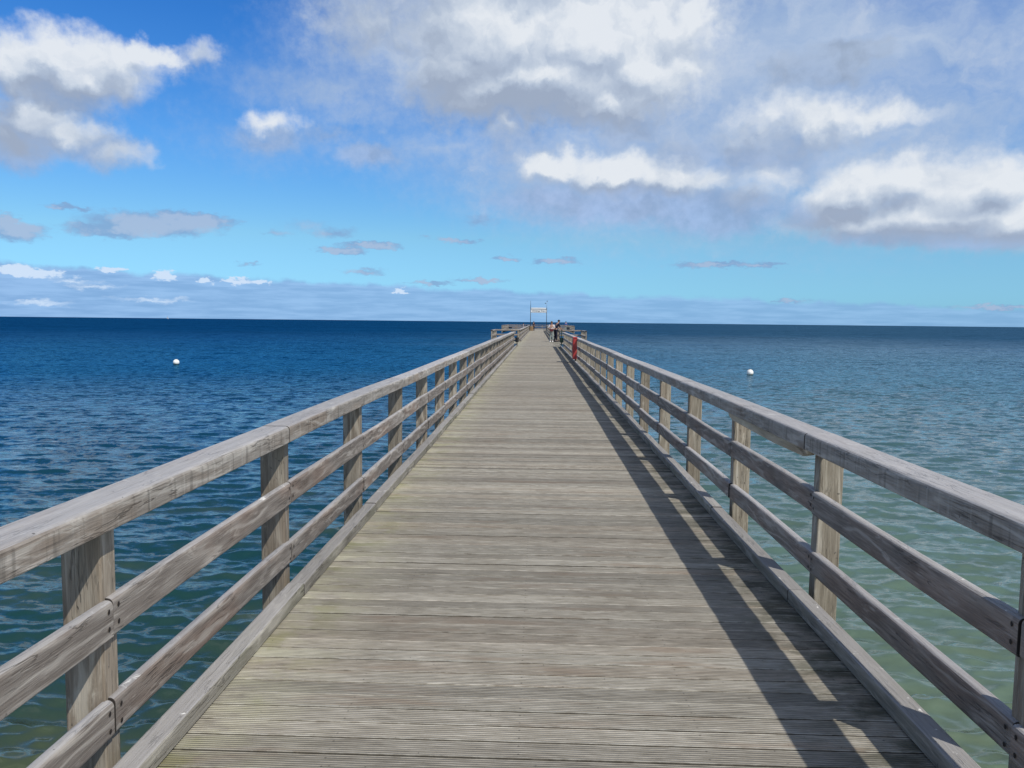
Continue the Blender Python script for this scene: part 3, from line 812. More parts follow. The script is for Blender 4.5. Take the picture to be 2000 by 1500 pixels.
def straight_railing(label, side, y_first, y_last, ends=(0.0, 0.0), n_var=5):
    """posts every S, rail boards bay by bay, handrail beams over two bays, kerb boards on the deck"""
    c = SIDE[side]
    t = thing('pier_railing', label, 'railing', (0.0, y_first, 0.0), 0.0, 'timber railings of the pier')
    s = -side
    xin = c['rail'][0] if side > 0 else c['rail'][1]
    L = S - 0.005
    posts = [post_mesh(c['post'][0], c['post'][1], -0.05, 0.05, -0.46, 0.925, 100 + k + 50 * side) for k in range(n_var)]
    scr = [(0.035, xin, zz, s) for zz in (0.545, 0.612)] + [(L - 0.035, xin, zz, s) for zz in (0.545, 0.612)]
    scr2 = [(0.035, xin, zz, s) for zz in (0.146, 0.214)] + [(L - 0.035, xin, zz, s) for zz in (0.146, 0.214)]
    up_ = [beam_mesh('rail_board', rounded(c['rail'][0], c['rail'][1], 0.498, 0.645, 0.022, 0.012, 4), L, M_RAIL_Y, 'Y', 14, 0.007, 10 + k + 70 * side, scr, 0.002) for k in range(n_var)]
    lo_ = [beam_mesh('rail_board', rounded(c['rail'][0], c['rail'][1], 0.108, 0.250, 0.022, 0.016, 4), L, M_RAIL_Y, 'Y', 14, 0.008, 30 + k + 70 * side, scr2, 0.002) for k in range(n_var)]
    kb_ = [beam_mesh('kerb_board', rounded(c['kerb'][0], c['kerb'][1], 0.006, 0.083, 0.010, 0.004, 2), L, M_KERB_Y, 'Y', 10, 0.005, 50 + k + 70 * side, None, 0.002) for k in range(n_var)]
    hd_ = [beam_mesh('handrail', rounded(c['hand'][0], c['hand'][1], 0.926, 1.032, 0.024, 0.008, 4), 2 * L + 0.003, M_HAND_Y, 'Y', 24, 0.006, 70 + k + 70 * side, None, 0.0015) for k in range(n_var)]
    n = int((y_last - y_first) / S)
    for k in range(n + 1):
        obj('post', posts[k % n_var], t, (0, k * S + random.uniform(-0.006, 0.006), 0)).rotation_euler = (random.gauss(0, 0.004), random.gauss(0, 0.003), random.gauss(0, 0.010))
        if k < n:
            obj('rail_board', up_[(k * 3 + 1) % n_var], t, (random.uniform(-0.003, 0.003), k * S - 0.02, random.uniform(-0.004, 0.004))).rotation_euler = (random.gauss(0, 0.0014), 0, random.gauss(0, 0.0012))
            obj('rail_board', lo_[(k * 2) % n_var], t, (random.uniform(-0.004, 0.004), k * S + random.uniform(-0.028, -0.008), random.uniform(-0.006, 0.006))).rotation_euler = (random.gauss(0, 0.0018), 0, random.gauss(0, 0.0014))
            obj('kerb_board', kb_[(k * 2 + 1) % n_var], t, (0, k * S - 0.33 + (0.08 if side > 0 else 0.0), random.uniform(-0.002, 0.004)))
            if k % 2 == 1 and k < n - 1:
                obj('handrail', hd_[(k // 2) % n_var], t, (0, k * S - (0.16 if side < 0 else 0.11), random.uniform(-0.003, 0.003)))
    # first short beam, and the last stretch up to y_last
    rest = y_last - y_first - n * S
    hp = rounded(c['hand'][0], c['hand'][1], 0.926, 1.032, 0.024, 0.008, 4)
    sh = 0.16 if side < 0 else 0.11
    obj('handrail', beam_mesh('handrail', hp, S - sh + 0.05, M_HAND_Y, 'Y', 8, 0.003, 6, None, 0.0015), t, (0, -0.056, 0))
    kl = n - 1 if n % 2 == 0 else n
    obj('handrail', beam_mesh('handrail', hp, rest + (n - kl) * S + sh - 0.01, M_HAND_Y, 'Y', 10, 0.003, 5, None, 0.0015), t, (0, kl * S - sh, 0))
    if rest > 0.2:
        obj('rail_board', beam_mesh('rail_board', rounded(c['rail'][0], c['rail'][1], 0.498, 0.645, 0.022, 0.012, 3), rest, M_RAIL_Y, 'Y', 4, 0.002, 1), t, (0, n * S - 0.015, 0))
        obj('rail_board', beam_mesh('rail_board', rounded(c['rail'][0], c['rail'][1], 0.108, 0.250, 0.022, 0.016, 3), rest, M_RAIL_Y, 'Y', 4, 0.002, 2), t, (0, n * S - 0.015, 0))
        obj('kerb_board', beam_mesh('kerb_board', rounded(c['kerb'][0], c['kerb'][1], 0.006, 0.083, 0.010, 0.004, 2), rest + 0.33, M_KERB_Y, 'Y', 4, 0.002, 3), t, (0, n * S - 0.33, 0))
        obj('post', posts[0], t, (0, n * S + rest - 0.05, 0))
    return t


Y0 = 2.80
rail_l = straight_railing('weathered grey timber railing along the near left of the deck, inner face in full sun', -1, Y0 - 2 * S, Y_BAY)
rail_r = straight_railing('weathered timber railing along the near right of the deck, carrying the red box', 1, Y0 - 2 * S, Y_BAY)
# the repair timber under the right handrail between the second and third posts in view
M_PATCH = wood('pale_repair_timber', 1, (0.22, 0.185, 0.135), (0.40, 0.35, 0.265), (0.55, 0.50, 0.40), (0.36, 0.28, 0.19))
mb = MB()
mb.prism(rounded(1.735, 1.788, 0.838, 0.924, 0.006, 0.014, 2), [(lambda a, b, y=y, dz=dz: (a, y, b + (dz if b < 0.88 else 0.0))) for y, dz in ((0.0, 0.03), (0.12, 0.004), (0.7, -0.006), (1.3, 0.0), (1.9, 0.006), (2.04, 0.03))])
obj('support_board', mb.mesh('support_board', [M_PATCH]), rail_r, (0, 3 * S + 0.03, 0))['label'] = 'pale repair timber fixed under the handrail'
rail_l2 = straight_railing('distant timber railing on the left, leading from the widened bay to the gate', -1, Y_BAY2 + 0.1, Y_HEAD, n_var=2)
rail_r2 = straight_railing('distant timber railing on the right, leading from the widened bay to the gate', 1, Y_BAY2 + 0.1, Y_HEAD, n_var=2)


def path_railing(label, pts, group):
    """railing following a polyline (outer line of bays and pier head)"""
    base = pts[0]
    t = thing('pier_railing', label, 'railing', (base[0], base[1], 0.0), 0.0, group)
    post = post_mesh(-0.075, 0.075, -0.05, 0.05, -0.46, 0.925, 3)
    for (a, b) in zip(pts[:-1], pts[1:]):
        dx, dy = b[0] - a[0], b[1] - a[1]
        L = math.hypot(dx, dy)
        rz = math.atan2(dy, dx)
        o = (a[0] - base[0], a[1] - base[1], 0.0)
        n = max(1, round(L / S))
        for k in range(n + 1):
            if k == n and b is not pts[-1]:
                continue
            q = k / n
            obj('post', post, t, (o[0] + dx * q, o[1] + dy * q, 0), rz)
        pr = lambda z0, z1, w: rounded(-w, w, z0, z1, 0.012, 0.010, 2)
        obj('handrail', beam_mesh('handrail', pr(0.926, 1.032, 0.085), L + 0.08, M_RAIL_X, 'X', 6, 0.003, 8), t, o, rz)
        obj('rail_board', beam_mesh('rail_board', pr(0.505, 0.645, 0.090), L, M_RAIL_X, 'X', 6, 0.003, 9), t, o, rz)
        obj('rail_board', beam_mesh('rail_board', pr(0.108, 0.250, 0.090), L, M_RAIL_X, 'X', 6, 0.003, 12), t, o, rz)
    return t


GR = 'timber railings of the pier'
path_railing('timber railing round the left outer corner of the widened bay', [(-3.66, Y_BAY2 - 6.0), (-3.66, Y_BAY2 - 0.1), (-1.68, Y_BAY2 - 0.1)], GR)
path_railing('timber railing round the right outer corner of the widened bay, beside the leaning man', [(3.85, Y_BAY2 - 6.0), (3.85, Y_BAY2 - 0.1), (1.80, Y_BAY2 - 0.1)], GR)
path_railing('far timber railing round the pier head behind the white sign', [(-1.70, Y_HEAD + 0.1), (-6.95, Y_HEAD + 0.1), (-6.95, Y_END - 0.1), (7.08, Y_END - 0.1), (7.08, Y_HEAD + 0.1), (1.85, Y_HEAD + 0.1)], GR)

# ------------------------------------------------------------------ red rescue box on the right railing
M_RED = plain('red_gloss_paint', (0.38, 0.045, 0.042), 0.35, 0.0, 0.10, 9.0)
M_DKRED = plain('red_faded_paint', (0.33, 0.035, 0.032), 0.45, 0.0, 0.15, 9.0)
M_STEEL = plain('galvanised_steel', (0.30, 0.31, 0.32), 0.45, 0.7)
M_BLACK = plain('black_plastic', (0.018, 0.019, 0.021), 0.5)
M_WHITE = plain('white_paint', (0.80, 0.81, 0.80), 0.45, 0.0, 0.05)
M_GREEN = plain('dark_green_paint', (0.022, 0.045, 0.028), 0.5)
M_TAN = wood('tan_timber', 2, (0.12, 0.075, 0.04), (0.24, 0.155, 0.085), (0.34, 0.24, 0.14), (0.22, 0.13, 0.065), (0.45, 0.34, 0.22))

t = thing('rescue_box', 'red upright rescue equipment box hung on the inside of the right railing', 'rescue box', (1.575, 32.72, 0.0))
mb = MB()
mb.prism(rounded(-0.085, 0.085, -0.325, 0.325, 0.02, 0.02, 3), [(lambda a, b, z=z, k=k: (a * k, b * k, z)) for z, k in ((0.16, 0.97), (0.18, 1.0), (0.60, 1.0), (1.02, 1.0), (1.04, 0.97))])
obj('body', mb.mesh('body', [M_RED]), t)
mb = MB()
mb.prism(rounded(-0.10, 0.095, -0.34, 0.34, 0.02, 0.02, 3), [(lambda a, b, z=z, k=k: (a * k, b * k, z)) for z, k in ((1.042, 1.0), (1.062, 1.0), (1.085, 0.86))])
obj('lid', mb.mesh('lid', [M_DKRED]), t)
mb = MB()
mb.box(-0.098, -0.088, -0.26, 0.26, 0.26, 0.96)
mb.box(-0.106, -0.099, -0.22, -0.19, 0.55, 0.67)
obj('door', mb.mesh('door', [M_DKRED]), t)
mb = MB()
mb.box(0.02, 0.06, -0.27, -0.23, 0.002, 0.158)
mb.box(0.02, 0.06, 0.23, 0.27, 0.002, 0.158)
obj('foot', mb.mesh('foot', [M_BLACK]), t)

# ------------------------------------------------------------------ litter bins at the end posts of the near railings
def bin_(label, x, y, mat, tall):
    t = thing('litter_bin', label, 'litter bin', (x, y, 0.0), 0.0, 'litter bins on the railing ends')
    mb = MB()
    pr = [(0.13 * math.cos(2 * math.pi * i / 14), 0.13 * math.sin(2 * math.pi * i / 14)) for i in range(14)]
    mb.prism(pr, [(lambda a, b, z=z, k=k: (a * k, b * k, z)) for z, k in ((0.30, 0.82), (0.33, 0.9), (0.56, 1.0), (0.60, 1.08), (0.62, 1.08), (0.615, 0.95))])
    obj('body', mb.mesh('body', [mat]), t)
    mb = MB()
    mb.tube((0.0, 0.16, 0.002), (0.0, 0.16, tall), 0.032)
    mb.box(-0.03, 0.03, 0.10, 0.13, 0.50, 0.55)
    obj('post', mb.mesh('post', [mat]), t)
    mb = MB()
    mb.tube((0.0, 0.16, tall), (0.0, 0.16, tall + 0.025), 0.045, 0.02)
    obj('cap', mb.mesh('cap', [M_BLACK]), t)


bin_('small black litter bin at the end of the near left railing', -1.42, 53.35, M_BLACK, 0.72)
bin_('dark green litter bin with tall post at the end of the near right railing', 1.66, 53.35, M_GREEN, 1.16)

t = thing('litter_bin', 'tan timber litter bin at the end of the distant left railing by the gate', 'litter bin', (-1.25, 147.4, 0.0))
mb = MB()
for k in range(6):
    a = 2 * math.pi * k / 6
    for dz in (0,):
        pass
for k in range(12):
    a = 2 * math.pi * k / 12
    cxk, cyk = 0.30 * math.cos(a), 0.30 * math.sin(a)
    mb.tube((cxk, cyk, 0.05), (cxk * 1.06, cyk * 1.06, 0.92), 0.072, 0.072, 6)
obj('slat_drum', mb.mesh('slat_drum', [M_TAN]), t)
mb = MB()
mb.tube((0, 0, 0.004), (0, 0, 0.05), 0.30, 0.30, 16)
mb.tube((0, 0, 0.92), (0, 0, 0.96), 0.37, 0.34, 16)
obj('rim', mb.mesh('rim', [M_STEEL]), t)

# ------------------------------------------------------------------ gate with the name board
M_POLE = plain('dark_steel_pole', (0.05, 0.06, 0.07), 0.5, 0.3)
M_PALE = plain('pale_steel_pole', (0.34, 0.40, 0.46), 0.5, 0.2)
M_INK = plain('black_lettering', (0.02, 0.022, 0.022), 0.5)
YG = 148.3
t = thing('name_gate', 'tall dark steel gate carrying a white name board across the pier', 'gate', (0.14, YG, 0.0))
mb = MB(); mb.tube((-1.54, 0, 0.004), (-1.54, 0, 4.45), 0.055); mb.tube((-1.54, 0, 4.45), (-1.54, 0, 5.75), 0.042, 0.025)
obj('pole', mb.mesh('pole', [M_POLE], True), t)
mb = MB(); mb.tube((1.54, 0, 0.004), (1.54, 0, 4.45), 0.055)
obj('pole', mb.mesh('pole', [M_POLE], True), t)
mb = MB(); mb.tube((1.54, 0, 4.45), (1.54, 0, 5.62), 0.030, 0.018)
vane = obj('mast', mb.mesh('mast', [M_PALE], True), t)
vane['label'] = 'pale thin mast with a small wind vane'
mb = MB(); mb.tube((1.30, 0, 5.28), (1.54, 0, 5.28), 0.025); mb.ball((1.27, 0, 5.28), 0.09, 0.06, 0.10); mb.ball((1.60, 0, 5.66), 0.06, 0.05, 0.16)
obj('wind_vane', mb.mesh('wind_vane', [M_POLE], True), t)
mb = MB(); mb.box(-1.485, 1.485, -0.03, 0.03, 4.09, 4.22)
obj('crossbar', mb.mesh('crossbar', [M_POLE]), t)
mb = MB(); mb.box(-1.485, 1.485, -0.025, 0.025, 3.47, 3.53)
obj('crossbar', mb.mesh('crossbar', [M_POLE]), t)
mb = MB(); mb.box(-1.40, 1.40, -0.02, 0.02, 4.223, 4.44)
obj('top_strip', mb.mesh('top_strip', [M_WHITE]), t)
mb = MB(); mb.box(-1.47, 1.47, -0.035, 0.035, 3.535, 4.085)
board = obj('name_board', mb.mesh('name_board', [M_WHITE]), t)
fc = D.curves.new('lettering', 'FONT')
fc.body = 'Sch\u00f6nberger Strand'
fc.size = 0.36
fc.align_x, fc.align_y = 'CENTER', 'CENTER'
fc.extrude = 0.004
fc.offset = 0.008
tmp = D.objects.new('lettering', fc)
COL.objects.link(tmp)
bpy.context.view_layer.update()
lm = D.meshes.new_from_object(tmp.evaluated_get(bpy.context.evaluated_depsgraph_get()))
D.objects.remove(tmp)
w_ = max(v.co.x for v in lm.vertices) - min(v.co.x for v in lm.vertices)
for v in lm.vertices:
    v.co.x *= 2.62 / w_
lm.materials.clear()
lm.materials.append(M_INK)
lo = D.objects.new('lettering', lm)
lo.location = (0, -0.041, 3.82)
lo.rotation_euler = (R(90), 0, 0)
link(lo, board)

# ------------------------------------------------------------------ dark boxes on the pier-head railing
for (bx, lab) in ((-5.28, 'small dark box on the left part of the pier head railing'), (5.9, 'small dark box on the right part of the pier head railing')):
    t = thing('equipment_box', lab, 'box', (bx, Y_HEAD - 0.02, 0.0), 0.0, 'dark boxes on the pier head railing')
    mb = MB()
    mb.prism(rounded(-0.30, 0.30, 0.42, 0.66, 0.02, 0.02, 2), [(lambda a, b, y=y: (a, y, b)) for y in (-0.16, 0.02)])
    obj('body', mb.mesh('body', [M_BLACK]), t)
    mb = MB()
    mb.box(-0.32, 0.32, -0.18, 0.03, 0.662, 0.685)
    obj('lid', mb.mesh('lid', [M_POLE]), t)

# ------------------------------------------------------------------ buoys and boat
M_BUOY, gb, bb = new_mat('white_buoy_plastic')
tcb = gb.n('ShaderNodeTexCoord').outputs['Object']
zb_ = gb.m('ADD', gb.sep(tcb)[2], gb.m('MULTIPLY', gb.noise(tcb, 9.0, 4.0), 0.10))
gb.put(bb.inputs['Base Color'], gb.mix(gb.sstep(zb_, 0.16, 0.06), gb.mix(gb.sstep(gb.noise(tcb, 5.0, 5.0), 0.5, 0.7, 0.0, 0.3), (0.83, 0.83, 0.79), (0.60, 0.58, 0.50)), (0.10, 0.12, 0.06)))
bb.inputs['Roughness'].default_value = 0.4
M_ROPE = plain('wet_rope', (0.10, 0.09, 0.07), 0.8)


def buoy(label, x, y, tilt):
    t = thing('mooring_buoy', label, 'buoy', (x, y, SEA), 0.0, 'round white buoys')
    t.rotation_euler = (0, tilt, 0.4)
    mb = MB(); mb.ball((0, 0, 0.17), 0.27, 0.27, 0.27, 24, 16)
    obj('float', mb.mesh('float', [M_BUOY], True), t)
    mb = MB(); mb.tube((0, 0, 0.43), (0, 0, 0.47), 0.05, 0.04); mb.tube((0, 0, 0.47), (0, 0, 0.50), 0.02, 0.02)
    obj('eye_cap', mb.mesh('eye_cap', [M_ROPE], True), t)


buoy('round white buoy floating on deep blue water left of the pier', -32.3, 67.8, 0.10)
buoy('round white buoy floating on grey green water right of the pier', 17.35, 63.2, -0.15)

t = thing('sailing_boat', 'tiny white sailing boat on the horizon at the left', 'boat', (5200 * math.sin(R(-25.93)), 5200 * math.cos(R(-25.93)), SEA), R(60))
hull = [(0, -9.0, 0.2), (0, -9.0, 2.4)]
mb = MB()
st = [(-9.0, 1.4), (-6.0, 2.4), (0.0, 2.8), (5.0, 2.0), (9.0, 0.15)]
mb.prism([(-1, 1), (1, 1), (0.7, -0.2), (-0.7, -0.2)], [(lambda a, b, y=y, w=w: (a * w, y, b * 1.9 + 0.5)) for y, w in st])
obj('hull', mb.mesh('hull', [M_WHITE]), t)
mb = MB(); mb.tube((0, 1.0, 2.4), (0, 1.0, 18.5), 0.14, 0.08)
obj('mast', mb.mesh('mast', [M_STEEL]), t)
mb = MB(); mb.add([(0.05, 0.8, 3.4), (0.9, -7.2, 3.6), (0.5, -3.4, 9.0), (0.05, 0.8, 18.0), (0.02, 0.82, 3.4), (0.87, -7.18, 3.6), (0.47, -3.38, 9.0), (0.02, 0.82, 18.0)],
                  [(0, 1, 2), (0, 2, 3), (6, 5, 4), (7, 6, 4)])
obj('sail', mb.mesh('sail', [M_WHITE]), t)
mb = MB(); mb.add([(0.05, 1.2, 15.0), (0.7, 2.0, 3.0), (0.05, 8.6, 2.8), (0.02, 1.22, 15.0), (0.67, 2.02, 3.0), (0.02, 8.62, 2.8)], [(0, 1, 2), (5, 4, 3)])
obj('sail', mb.mesh('sail', [M_WHITE]), t)


# ------------------------------------------------------------------ people
def skin_mesh(name, joints, edges, mat, levels=2):
    """grow one continuous surface round a skeleton: joints {key: (xyz, radius)}"""
    keys = list(joints)
    ix = {k: i for i, k in enumerate(keys)}
    me = D.meshes.new(name + '_skeleton')
    me.from_pydata([joints[k][0] for k in keys], [(ix[a], ix[b]) for a, b in edges], [])
    o = D.objects.new(name, me)
    COL.objects.link(o)
    sm = o.modifiers.new('skin', 'SKIN')
    sm.use_smooth_shade = True
    sl = o.data.skin_vertices[0].data
    for k in keys:
        r = joints[k][1]
        sl[ix[k]].radius = (r, r) if not isinstance(r, tuple) else r
        sl[ix[k]].use_root = False
    sl[0].use_root = True
    sd = o.modifiers.new('sub', 'SUBSURF')
    sd.levels = levels
    sd.render_levels = levels
    bpy.context.view_layer.update()
    res = D.meshes.new_from_object(o.evaluated_get(bpy.context.evaluated_depsgraph_get()))
    res.name = name
    D.objects.remove(o)
    res.materials.clear()
    res.materials.append(mat)
    return res


M_SKIN = plain('skin', (0.38, 0.22, 0.155), 0.5, 0.0, 0.06)


def hand(J, E, pre, wrist, fdir, side, curl=0.35):
    """palm with five fingers of different lengths added to a body skeleton"""
    f = Vector(fdir).normalized()
    sd = Vector(side).normalized()
    dn = f.cross(sd).normalized()
    if dn.z > 0:
        dn = -dn
    w = Vector(wrist)
    palm = w + f * 0.075
    J[pre + 'palm'] = (tuple(palm), (0.036, 0.018))
    E.append((pre + 'wrist', pre + 'palm'))
    for i, (o, L) in enumerate(((-0.030, 0.062), (-0.010, 0.075), (0.010, 0.080), (0.030, 0.068))):
        k1 = palm + f * 0.030 + sd * o
        k2 = k1 + (f + dn * curl * 0.6).normalized() * L * 0.5
        k3 = k2 + (f + dn * curl * 1.8).normalized() * L * 0.5
        for n_, p_, r_ in (('a', k1, 0.010), ('b', k2, 0.009), ('c', k3, 0.0075)):
            J['%sf%d%s' % (pre, i, n_)] = (tuple(p_), r_)
        E += [(pre + 'palm', '%sf%da' % (pre, i)), ('%sf%da' % (pre, i), '%sf%db' % (pre, i)), ('%sf%db' % (pre, i), '%sf%dc' % (pre, i))]
    t1 = w + f * 0.045 + sd * 0.042
    t2 = t1 + (f + sd * 0.7 + dn * 0.4).normalized() * 0.035
    J[pre + 'ta'] = (tuple(t1), 0.011)
    J[pre + 'tb'] = (tuple(t2), 0.009)
    E += [(pre + 'palm', pre + 'ta'), (pre + 'ta', pre + 'tb')]


def person(label, loc, rz, scale, pose, shirt, legs_mat, shoe_mat, hair_mat, long_hair=False, build=1.0, group=None):
    """built facing +Y at 1.75 m, then scaled; pose gives joint positions"""
    t = thing('person', label, 'person', loc, rz, group)
    t.scale = (scale,) * 3
    J, E = {}, []
    P = pose
    J['pelvis'] = (P['pelvis'], (0.135 * build, 0.10 * build))
    J['waist'] = (P['waist'], (0.125 * build, 0.095 * build))
    J['chest'] = (P['chest'], (0.155 * build, 0.11 * build))
    J['neck0'] = (P['neck'], 0.055)
    hd = Vector(P['head'])
    nk = Vector(P['neck'])
    J['jaw'] = (tuple(nk.lerp(hd, 0.55)), 0.062)
    J['head'] = (tuple(hd), (0.078, 0.092))
    upv = (hd - nk).normalized()
    J['crown'] = (tuple(hd + upv * 0.085), (0.055, 0.065))
    E += [('pelvis', 'waist'), ('waist', 'chest'), ('chest', 'neck0'), ('neck0', 'jaw'), ('jaw', 'head'), ('head', 'crown')]
    for sgn, q in ((-1, 'L'), (1, 'R')):
        J[q + 'sh'] = (P[q + 'sh'], 0.056 * build)
        J[q + 'el'] = (P[q + 'el'], 0.041 * build)
        J[q + 'fa'] = (tuple(Vector(P[q + 'el']).lerp(Vector(P[q + 'wr']), 0.4)), 0.040 * build)
        J[q + 'wrist'] = (P[q + 'wr'], 0.027)
        E += [('chest', q + 'sh'), (q + 'sh', q + 'el'), (q + 'el', q + 'fa'), (q + 'fa', q + 'wrist')]
        fd = Vector(P[q + 'wr']) - Vector(P[q + 'el'])
        hand(J, E, q, P[q + 'wr'], fd, Vector((-sgn, 0.1, 0.15)))
        J[q + 'hip'] = (P[q + 'hip'], 0.088 * build)
        J[q + 'kn'] = (P[q + 'kn'], 0.058 * build)
        J[q + 'cf'] = (tuple(Vector(P[q + 'kn']).lerp(Vector(P[q + 'an']), 0.3) + Vector((0, -0.012, 0))), 0.056 * build)
        J[q + 'an'] = (P[q + 'an'], 0.038)
        E += [('pelvis', q + 'hip'), (q + 'hip', q + 'kn'), (q + 'kn', q + 'cf'), (q + 'cf', q + 'an')]
        toe = Vector(P[q + 'an']) + Vector((sgn * 0.02, 0.13, -0.045))
        J[q + 'toe'] = (tuple(toe), 0.028)
        E.append((q + 'an', q + 'toe'))
    face = Vector(P['face']).normalized()
    lat = face.cross(upv).normalized()
    J['nose'] = (tuple(hd + face * 0.108 - upv * 0.012), 0.013)
    E.append(('head', 'nose'))
    for sgn in (-1, 1):
        J['ear%d' % sgn] = (tuple(hd + lat * sgn * 0.085 - upv * 0.01), 0.014)
        E.append(('head', 'ear%d' % sgn))
    body = obj('body', skin_mesh('body', J, E, M_SKIN), t)
    mb = MB()
    for sgn in (-1, 1):
        e = hd + face * 0.088 + lat * sgn * 0.032 + upv * 0.012
        mb.ball(tuple(e), 0.011, 0.011, 0.009, 8, 6)
    obj('eyes', mb.mesh('eyes', [M_BLACK], True), t)
    mb = MB()
    e = hd + face * 0.086 - upv * 0.052
    mb.ball(tuple(e), 0.024, 0.012, 0.007, 10, 6)
    obj('mouth', mb.mesh('mouth', [M_DKRED], True), t)
    # hair
    mb = MB()
    c0 = hd + upv * 0.045 - face * 0.022
    mb.ball(tuple(c0), 0.096, 0.104, 0.092, 18, 12)
    if long_hair:
        c1 = hd - upv * 0.05 - face * 0.055
        mb.ball(tuple(c1), 0.098, 0.07, 0.12, 16, 10)
    obj('hair', mb.mesh('hair', [hair_mat], True), t)
    # clothes: surfaces a little outside the body
    k = 1.14
    J2 = {n_: (J[n_][0], tuple(a * k for a in J[n_][1]) if isinstance(J[n_][1], tuple) else J[n_][1] * 1.18) for n_ in ('waist', 'pelvis', 'chest', 'neck0')}
    pw = Vector(P['pelvis'])
    J2['pelvis'] = (tuple(pw + Vector((0, 0, 0.02))), (0.150 * build, 0.115 * build))
    J2['neck0'] = (tuple(Vector(P['chest']).lerp(nk, 0.62)), 0.075)
    E2 = [('pelvis', 'waist'), ('waist', 'chest'), ('chest', 'neck0')]
    for q in 'LR':
        J2[q + 'sh'] = (P[q + 'sh'], 0.072 * build)
        J2[q + 'up'] = (tuple(Vector(P[q + 'sh']).lerp(Vector(P[q + 'el']), 0.95)), 0.058 * build)
        E2 += [('chest', q + 'sh'), (q + 'sh', q + 'up')]
    obj('shirt', skin_mesh('shirt', {a: J2[a] for a in (['pelvis', 'waist', 'chest', 'neck0'] + [q + z for q in 'LR' for z in ('sh', 'up')])}, E2, shirt), t)
    J3 = {'pelvis': (tuple(pw), (0.142 * build, 0.108 * build))}
    E3 = []
    for q in 'LR':
        J3[q + 'hip'] = (P[q + 'hip'], 0.100 * build)
        J3[q + 'kn'] = (P[q + 'kn'], 0.074 * build)
        J3[q + 'an'] = (tuple(Vector(P[q + 'an']) + Vector((0, 0, 0.03))), 0.062)
        E3 += [('pelvis', q + 'hip'), (q + 'hip', q + 'kn'), (q + 'kn', q + 'an')]
    obj('trousers', skin_mesh('trousers', J3, E3, legs_mat), t)
    for sgn, q in ((-1, 'L'), (1, 'R')):
        a = Vector(P[q + 'an'])
        mb = MB()
        pr = [(-0.042, -0.075), (0.042, -0.075), (0.050, 0.06), (0.042, 0.15), (0.0, 0.185), (-0.042, 0.15), (-0.050, 0.06)]
        zb = a.z - 0.085
        mb.prism(pr, [(lambda u, v, z=z, kk=kk: (a.x + u * kk, a.y + v * kk, z)) for z, kk in ((zb, 1.0), (zb + 0.03, 1.04), (zb + 0.07, 0.9), (zb + 0.10, 0.66))])
        obj('shoe', mb.mesh('shoe', [shoe_mat], True), t)
    return t


def standing(**kw):
    p = dict(pelvis=(0, 0, 0.95), waist=(0, 0.01, 1.10), chest=(0, 0, 1.33), neck=(0, -0.01, 1.50), head=(0, 0.01, 1.645), face=(0, 1, 0),
             Lsh=(-0.19, -0.01, 1.43), Lel=(-0.245, -0.03, 1.15), Lwr=(-0.245, 0.05, 0.90),
             Rsh=(0.19, -0.01, 1.43), Rel=(0.245, -0.03, 1.15), Rwr=(0.245, 0.05, 0.90),
             Lhip=(-0.095, 0, 0.90), Lkn=(-0.10, 0.015, 0.49), Lan=(-0.105, -0.01, 0.088),
             Rhip=(0.095, 0, 0.90), Rkn=(0.10, 0.015, 0.49), Ran=(0.105, -0.01, 0.088))
    p.update(kw)
    return p


M_WSHIRT = plain('white_shirt_cloth', (0.60, 0.56, 0.57), 0.85)
M_NAVY = plain('navy_cloth', (0.010, 0.012, 0.035), 0.85)
M_NAVY2 = plain('navy_trouser_cloth', (0.009, 0.010, 0.026), 0.85)
M_GREY = plain('grey_green_cloth', (0.27, 0.31, 0.29), 0.85)
M_WSHOE = plain('white_shoe', (0.78, 0.78, 0.77), 0.6)
M_DSHOE = plain('dark_shoe', (0.03, 0.025, 0.03), 0.6)
M_HAIRB = plain('brown_hair', (0.10, 0.065, 0.045), 0.7)
M_HAIRD = plain('dark_hair', (0.018, 0.016, 0.02), 0.7)
M_BLUE = plain('blue_cloth', (0.05, 0.10, 0.30), 0.85)
M_MAROON = plain('dark_red_cloth', (0.085, 0.012, 0.018), 0.8)

# woman in white: stands facing the camera, head bowed over what she holds at her waist
wp = standing(head=(0, 0.055, 1.63), face=(0, 1, -0.55), Lel=(-0.27, 0.02, 1.16), Lwr=(-0.09, 0.23, 1.07), Rel=(0.27, 0.02, 1.16), Rwr=(0.09, 0.23, 1.07))
person('person in white top and grey green trousers, looking down at a dark red bag', (1.20, 66.5, 0.0), R(176), 1.01, wp, M_WSHIRT, M_GREY, M_WSHOE, M_HAIRB, True, 0.98)
t = thing('handbag', 'dark red bag held at the waist of the person in white', 'bag', (1.19, 66.20, 0.90))
mb = MB()
mb.prism(rounded(-0.15, 0.15, 0.0, 0.22, 0.05, 0.03, 3), [(lambda a, b, y=y, k=k: (a * k, y, b * k)) for y, k in ((-0.06, 0.9), (-0.04, 1.0), (0.04, 1.0), (0.06, 0.9))])
obj('body', mb.mesh('body', [M_MAROON]), t)
mb = MB()
pts = [(-0.09, 0, 0.215), (-0.07, 0, 0.29), (0.0, 0, 0.32), (0.07, 0, 0.29), (0.09, 0, 0.215)]
for a, b in zip(pts[:-1], pts[1:]):
    mb.tube(a, b, 0.010, None, 8)
obj('handle', mb.mesh('handle', [M_MAROON]), t)
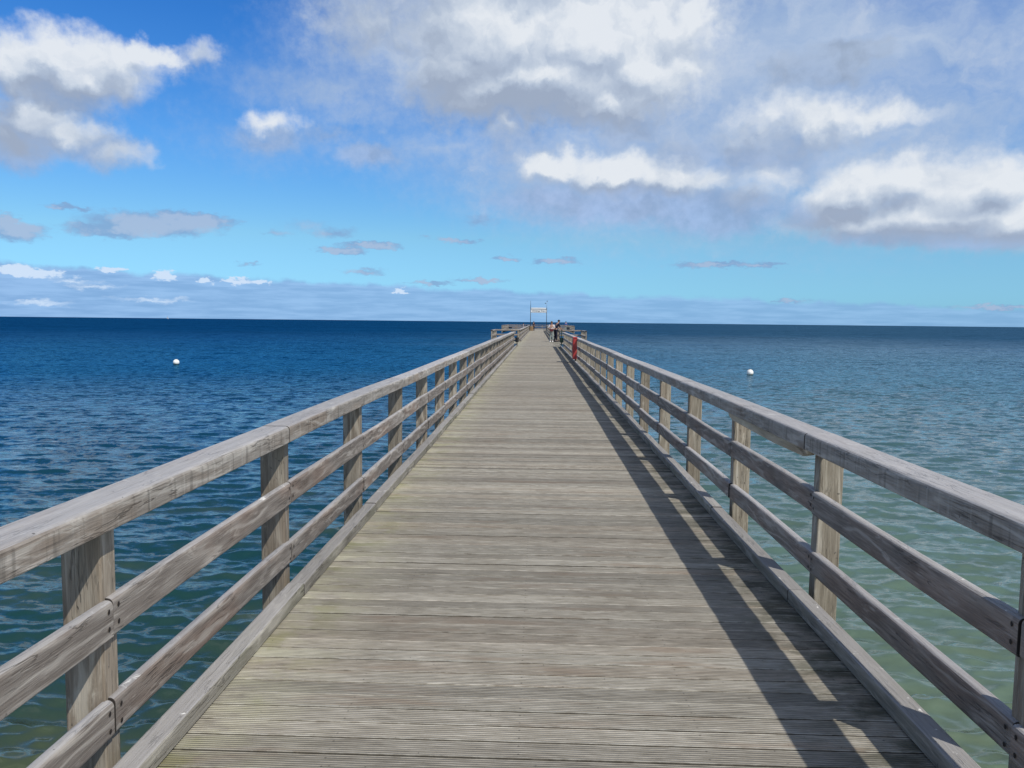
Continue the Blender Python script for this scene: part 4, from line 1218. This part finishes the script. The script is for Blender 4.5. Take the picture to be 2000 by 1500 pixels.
# man in navy: turned to the right, leaning with his forearms on the bay railing
mp = standing(pelvis=(0, -0.06, 0.96), waist=(0, -0.02, 1.11), chest=(0, 0.10, 1.34), neck=(0, 0.17, 1.49), head=(0, 0.235, 1.625), face=(0, 1, -0.15),
              Lsh=(-0.19, 0.12, 1.42), Lel=(-0.21, 0.26, 1.13), Lwr=(-0.12, 0.47, 0.995), Rsh=(0.19, 0.12, 1.42), Rel=(0.21, 0.26, 1.13), Rwr=(0.10, 0.47, 0.995),
              Lhip=(-0.095, -0.05, 0.90), Lkn=(-0.10, -0.03, 0.49), Lan=(-0.11, -0.06, 0.088), Rhip=(0.095, -0.05, 0.90), Rkn=(0.10, 0.0, 0.49), Ran=(0.12, -0.01, 0.088))
person('person in navy shirt and dark trousers leaning with forearms on the bay railing', (1.60, 66.85, 0.0), R(-62), 1.09, mp, M_NAVY, M_NAVY2, M_DSHOE, M_HAIRD)
# far figures at the gate and on the head
person('distant person in dark clothes standing under the white name board', (-0.78, 152.0, 0.0), R(150), 1.04, standing(), M_NAVY, M_NAVY2, M_DSHOE, M_HAIRD)
person('distant person in blue top standing at the pier head behind the right railing', (5.55, 152.6, 0.0), R(20), 1.07, standing(), M_BLUE, M_GREY, M_DSHOE, M_HAIRD)
sp_ = standing(pelvis=(0, 0, 0.50), waist=(0, 0.0, 0.66), chest=(0, 0.01, 0.89), neck=(0, 0.01, 1.06), head=(0, 0.03, 1.205),
               Lsh=(-0.19, 0, 0.99), Lel=(-0.23, 0.05, 0.72), Lwr=(-0.13, 0.27, 0.62), Rsh=(0.19, 0, 0.99), Rel=(0.23, 0.05, 0.72), Rwr=(0.13, 0.27, 0.62),
               Lhip=(-0.095, 0.03, 0.47), Lkn=(-0.12, 0.42, 0.50), Lan=(-0.12, 0.40, 0.088), Rhip=(0.095, 0.03, 0.47), Rkn=(0.12, 0.42, 0.50), Ran=(0.12, 0.44, 0.088))
person('distant person in pale top sitting on the pier head left of the gate', (-2.85, 152.5, 0.0), R(-90), 1.08, sp_, M_WSHIRT, M_NAVY2, M_DSHOE, M_HAIRD)
t = thing('bench', 'low timber bench under the sitting person left of the gate', 'bench', (-2.85, 152.5, 0.0), R(-90))
mb = MB(); mb.box(-0.7, 0.7, -0.22, 0.20, 0.38, 0.425)
obj('seat', mb.mesh('seat', [M_RAIL_X]), t)
for sx in (-0.55, 0.55):
    mb = MB(); mb.box(sx - 0.05, sx + 0.05, -0.18, 0.16, 0.004, 0.378)
    obj('leg', mb.mesh('leg', [M_POST]), t)
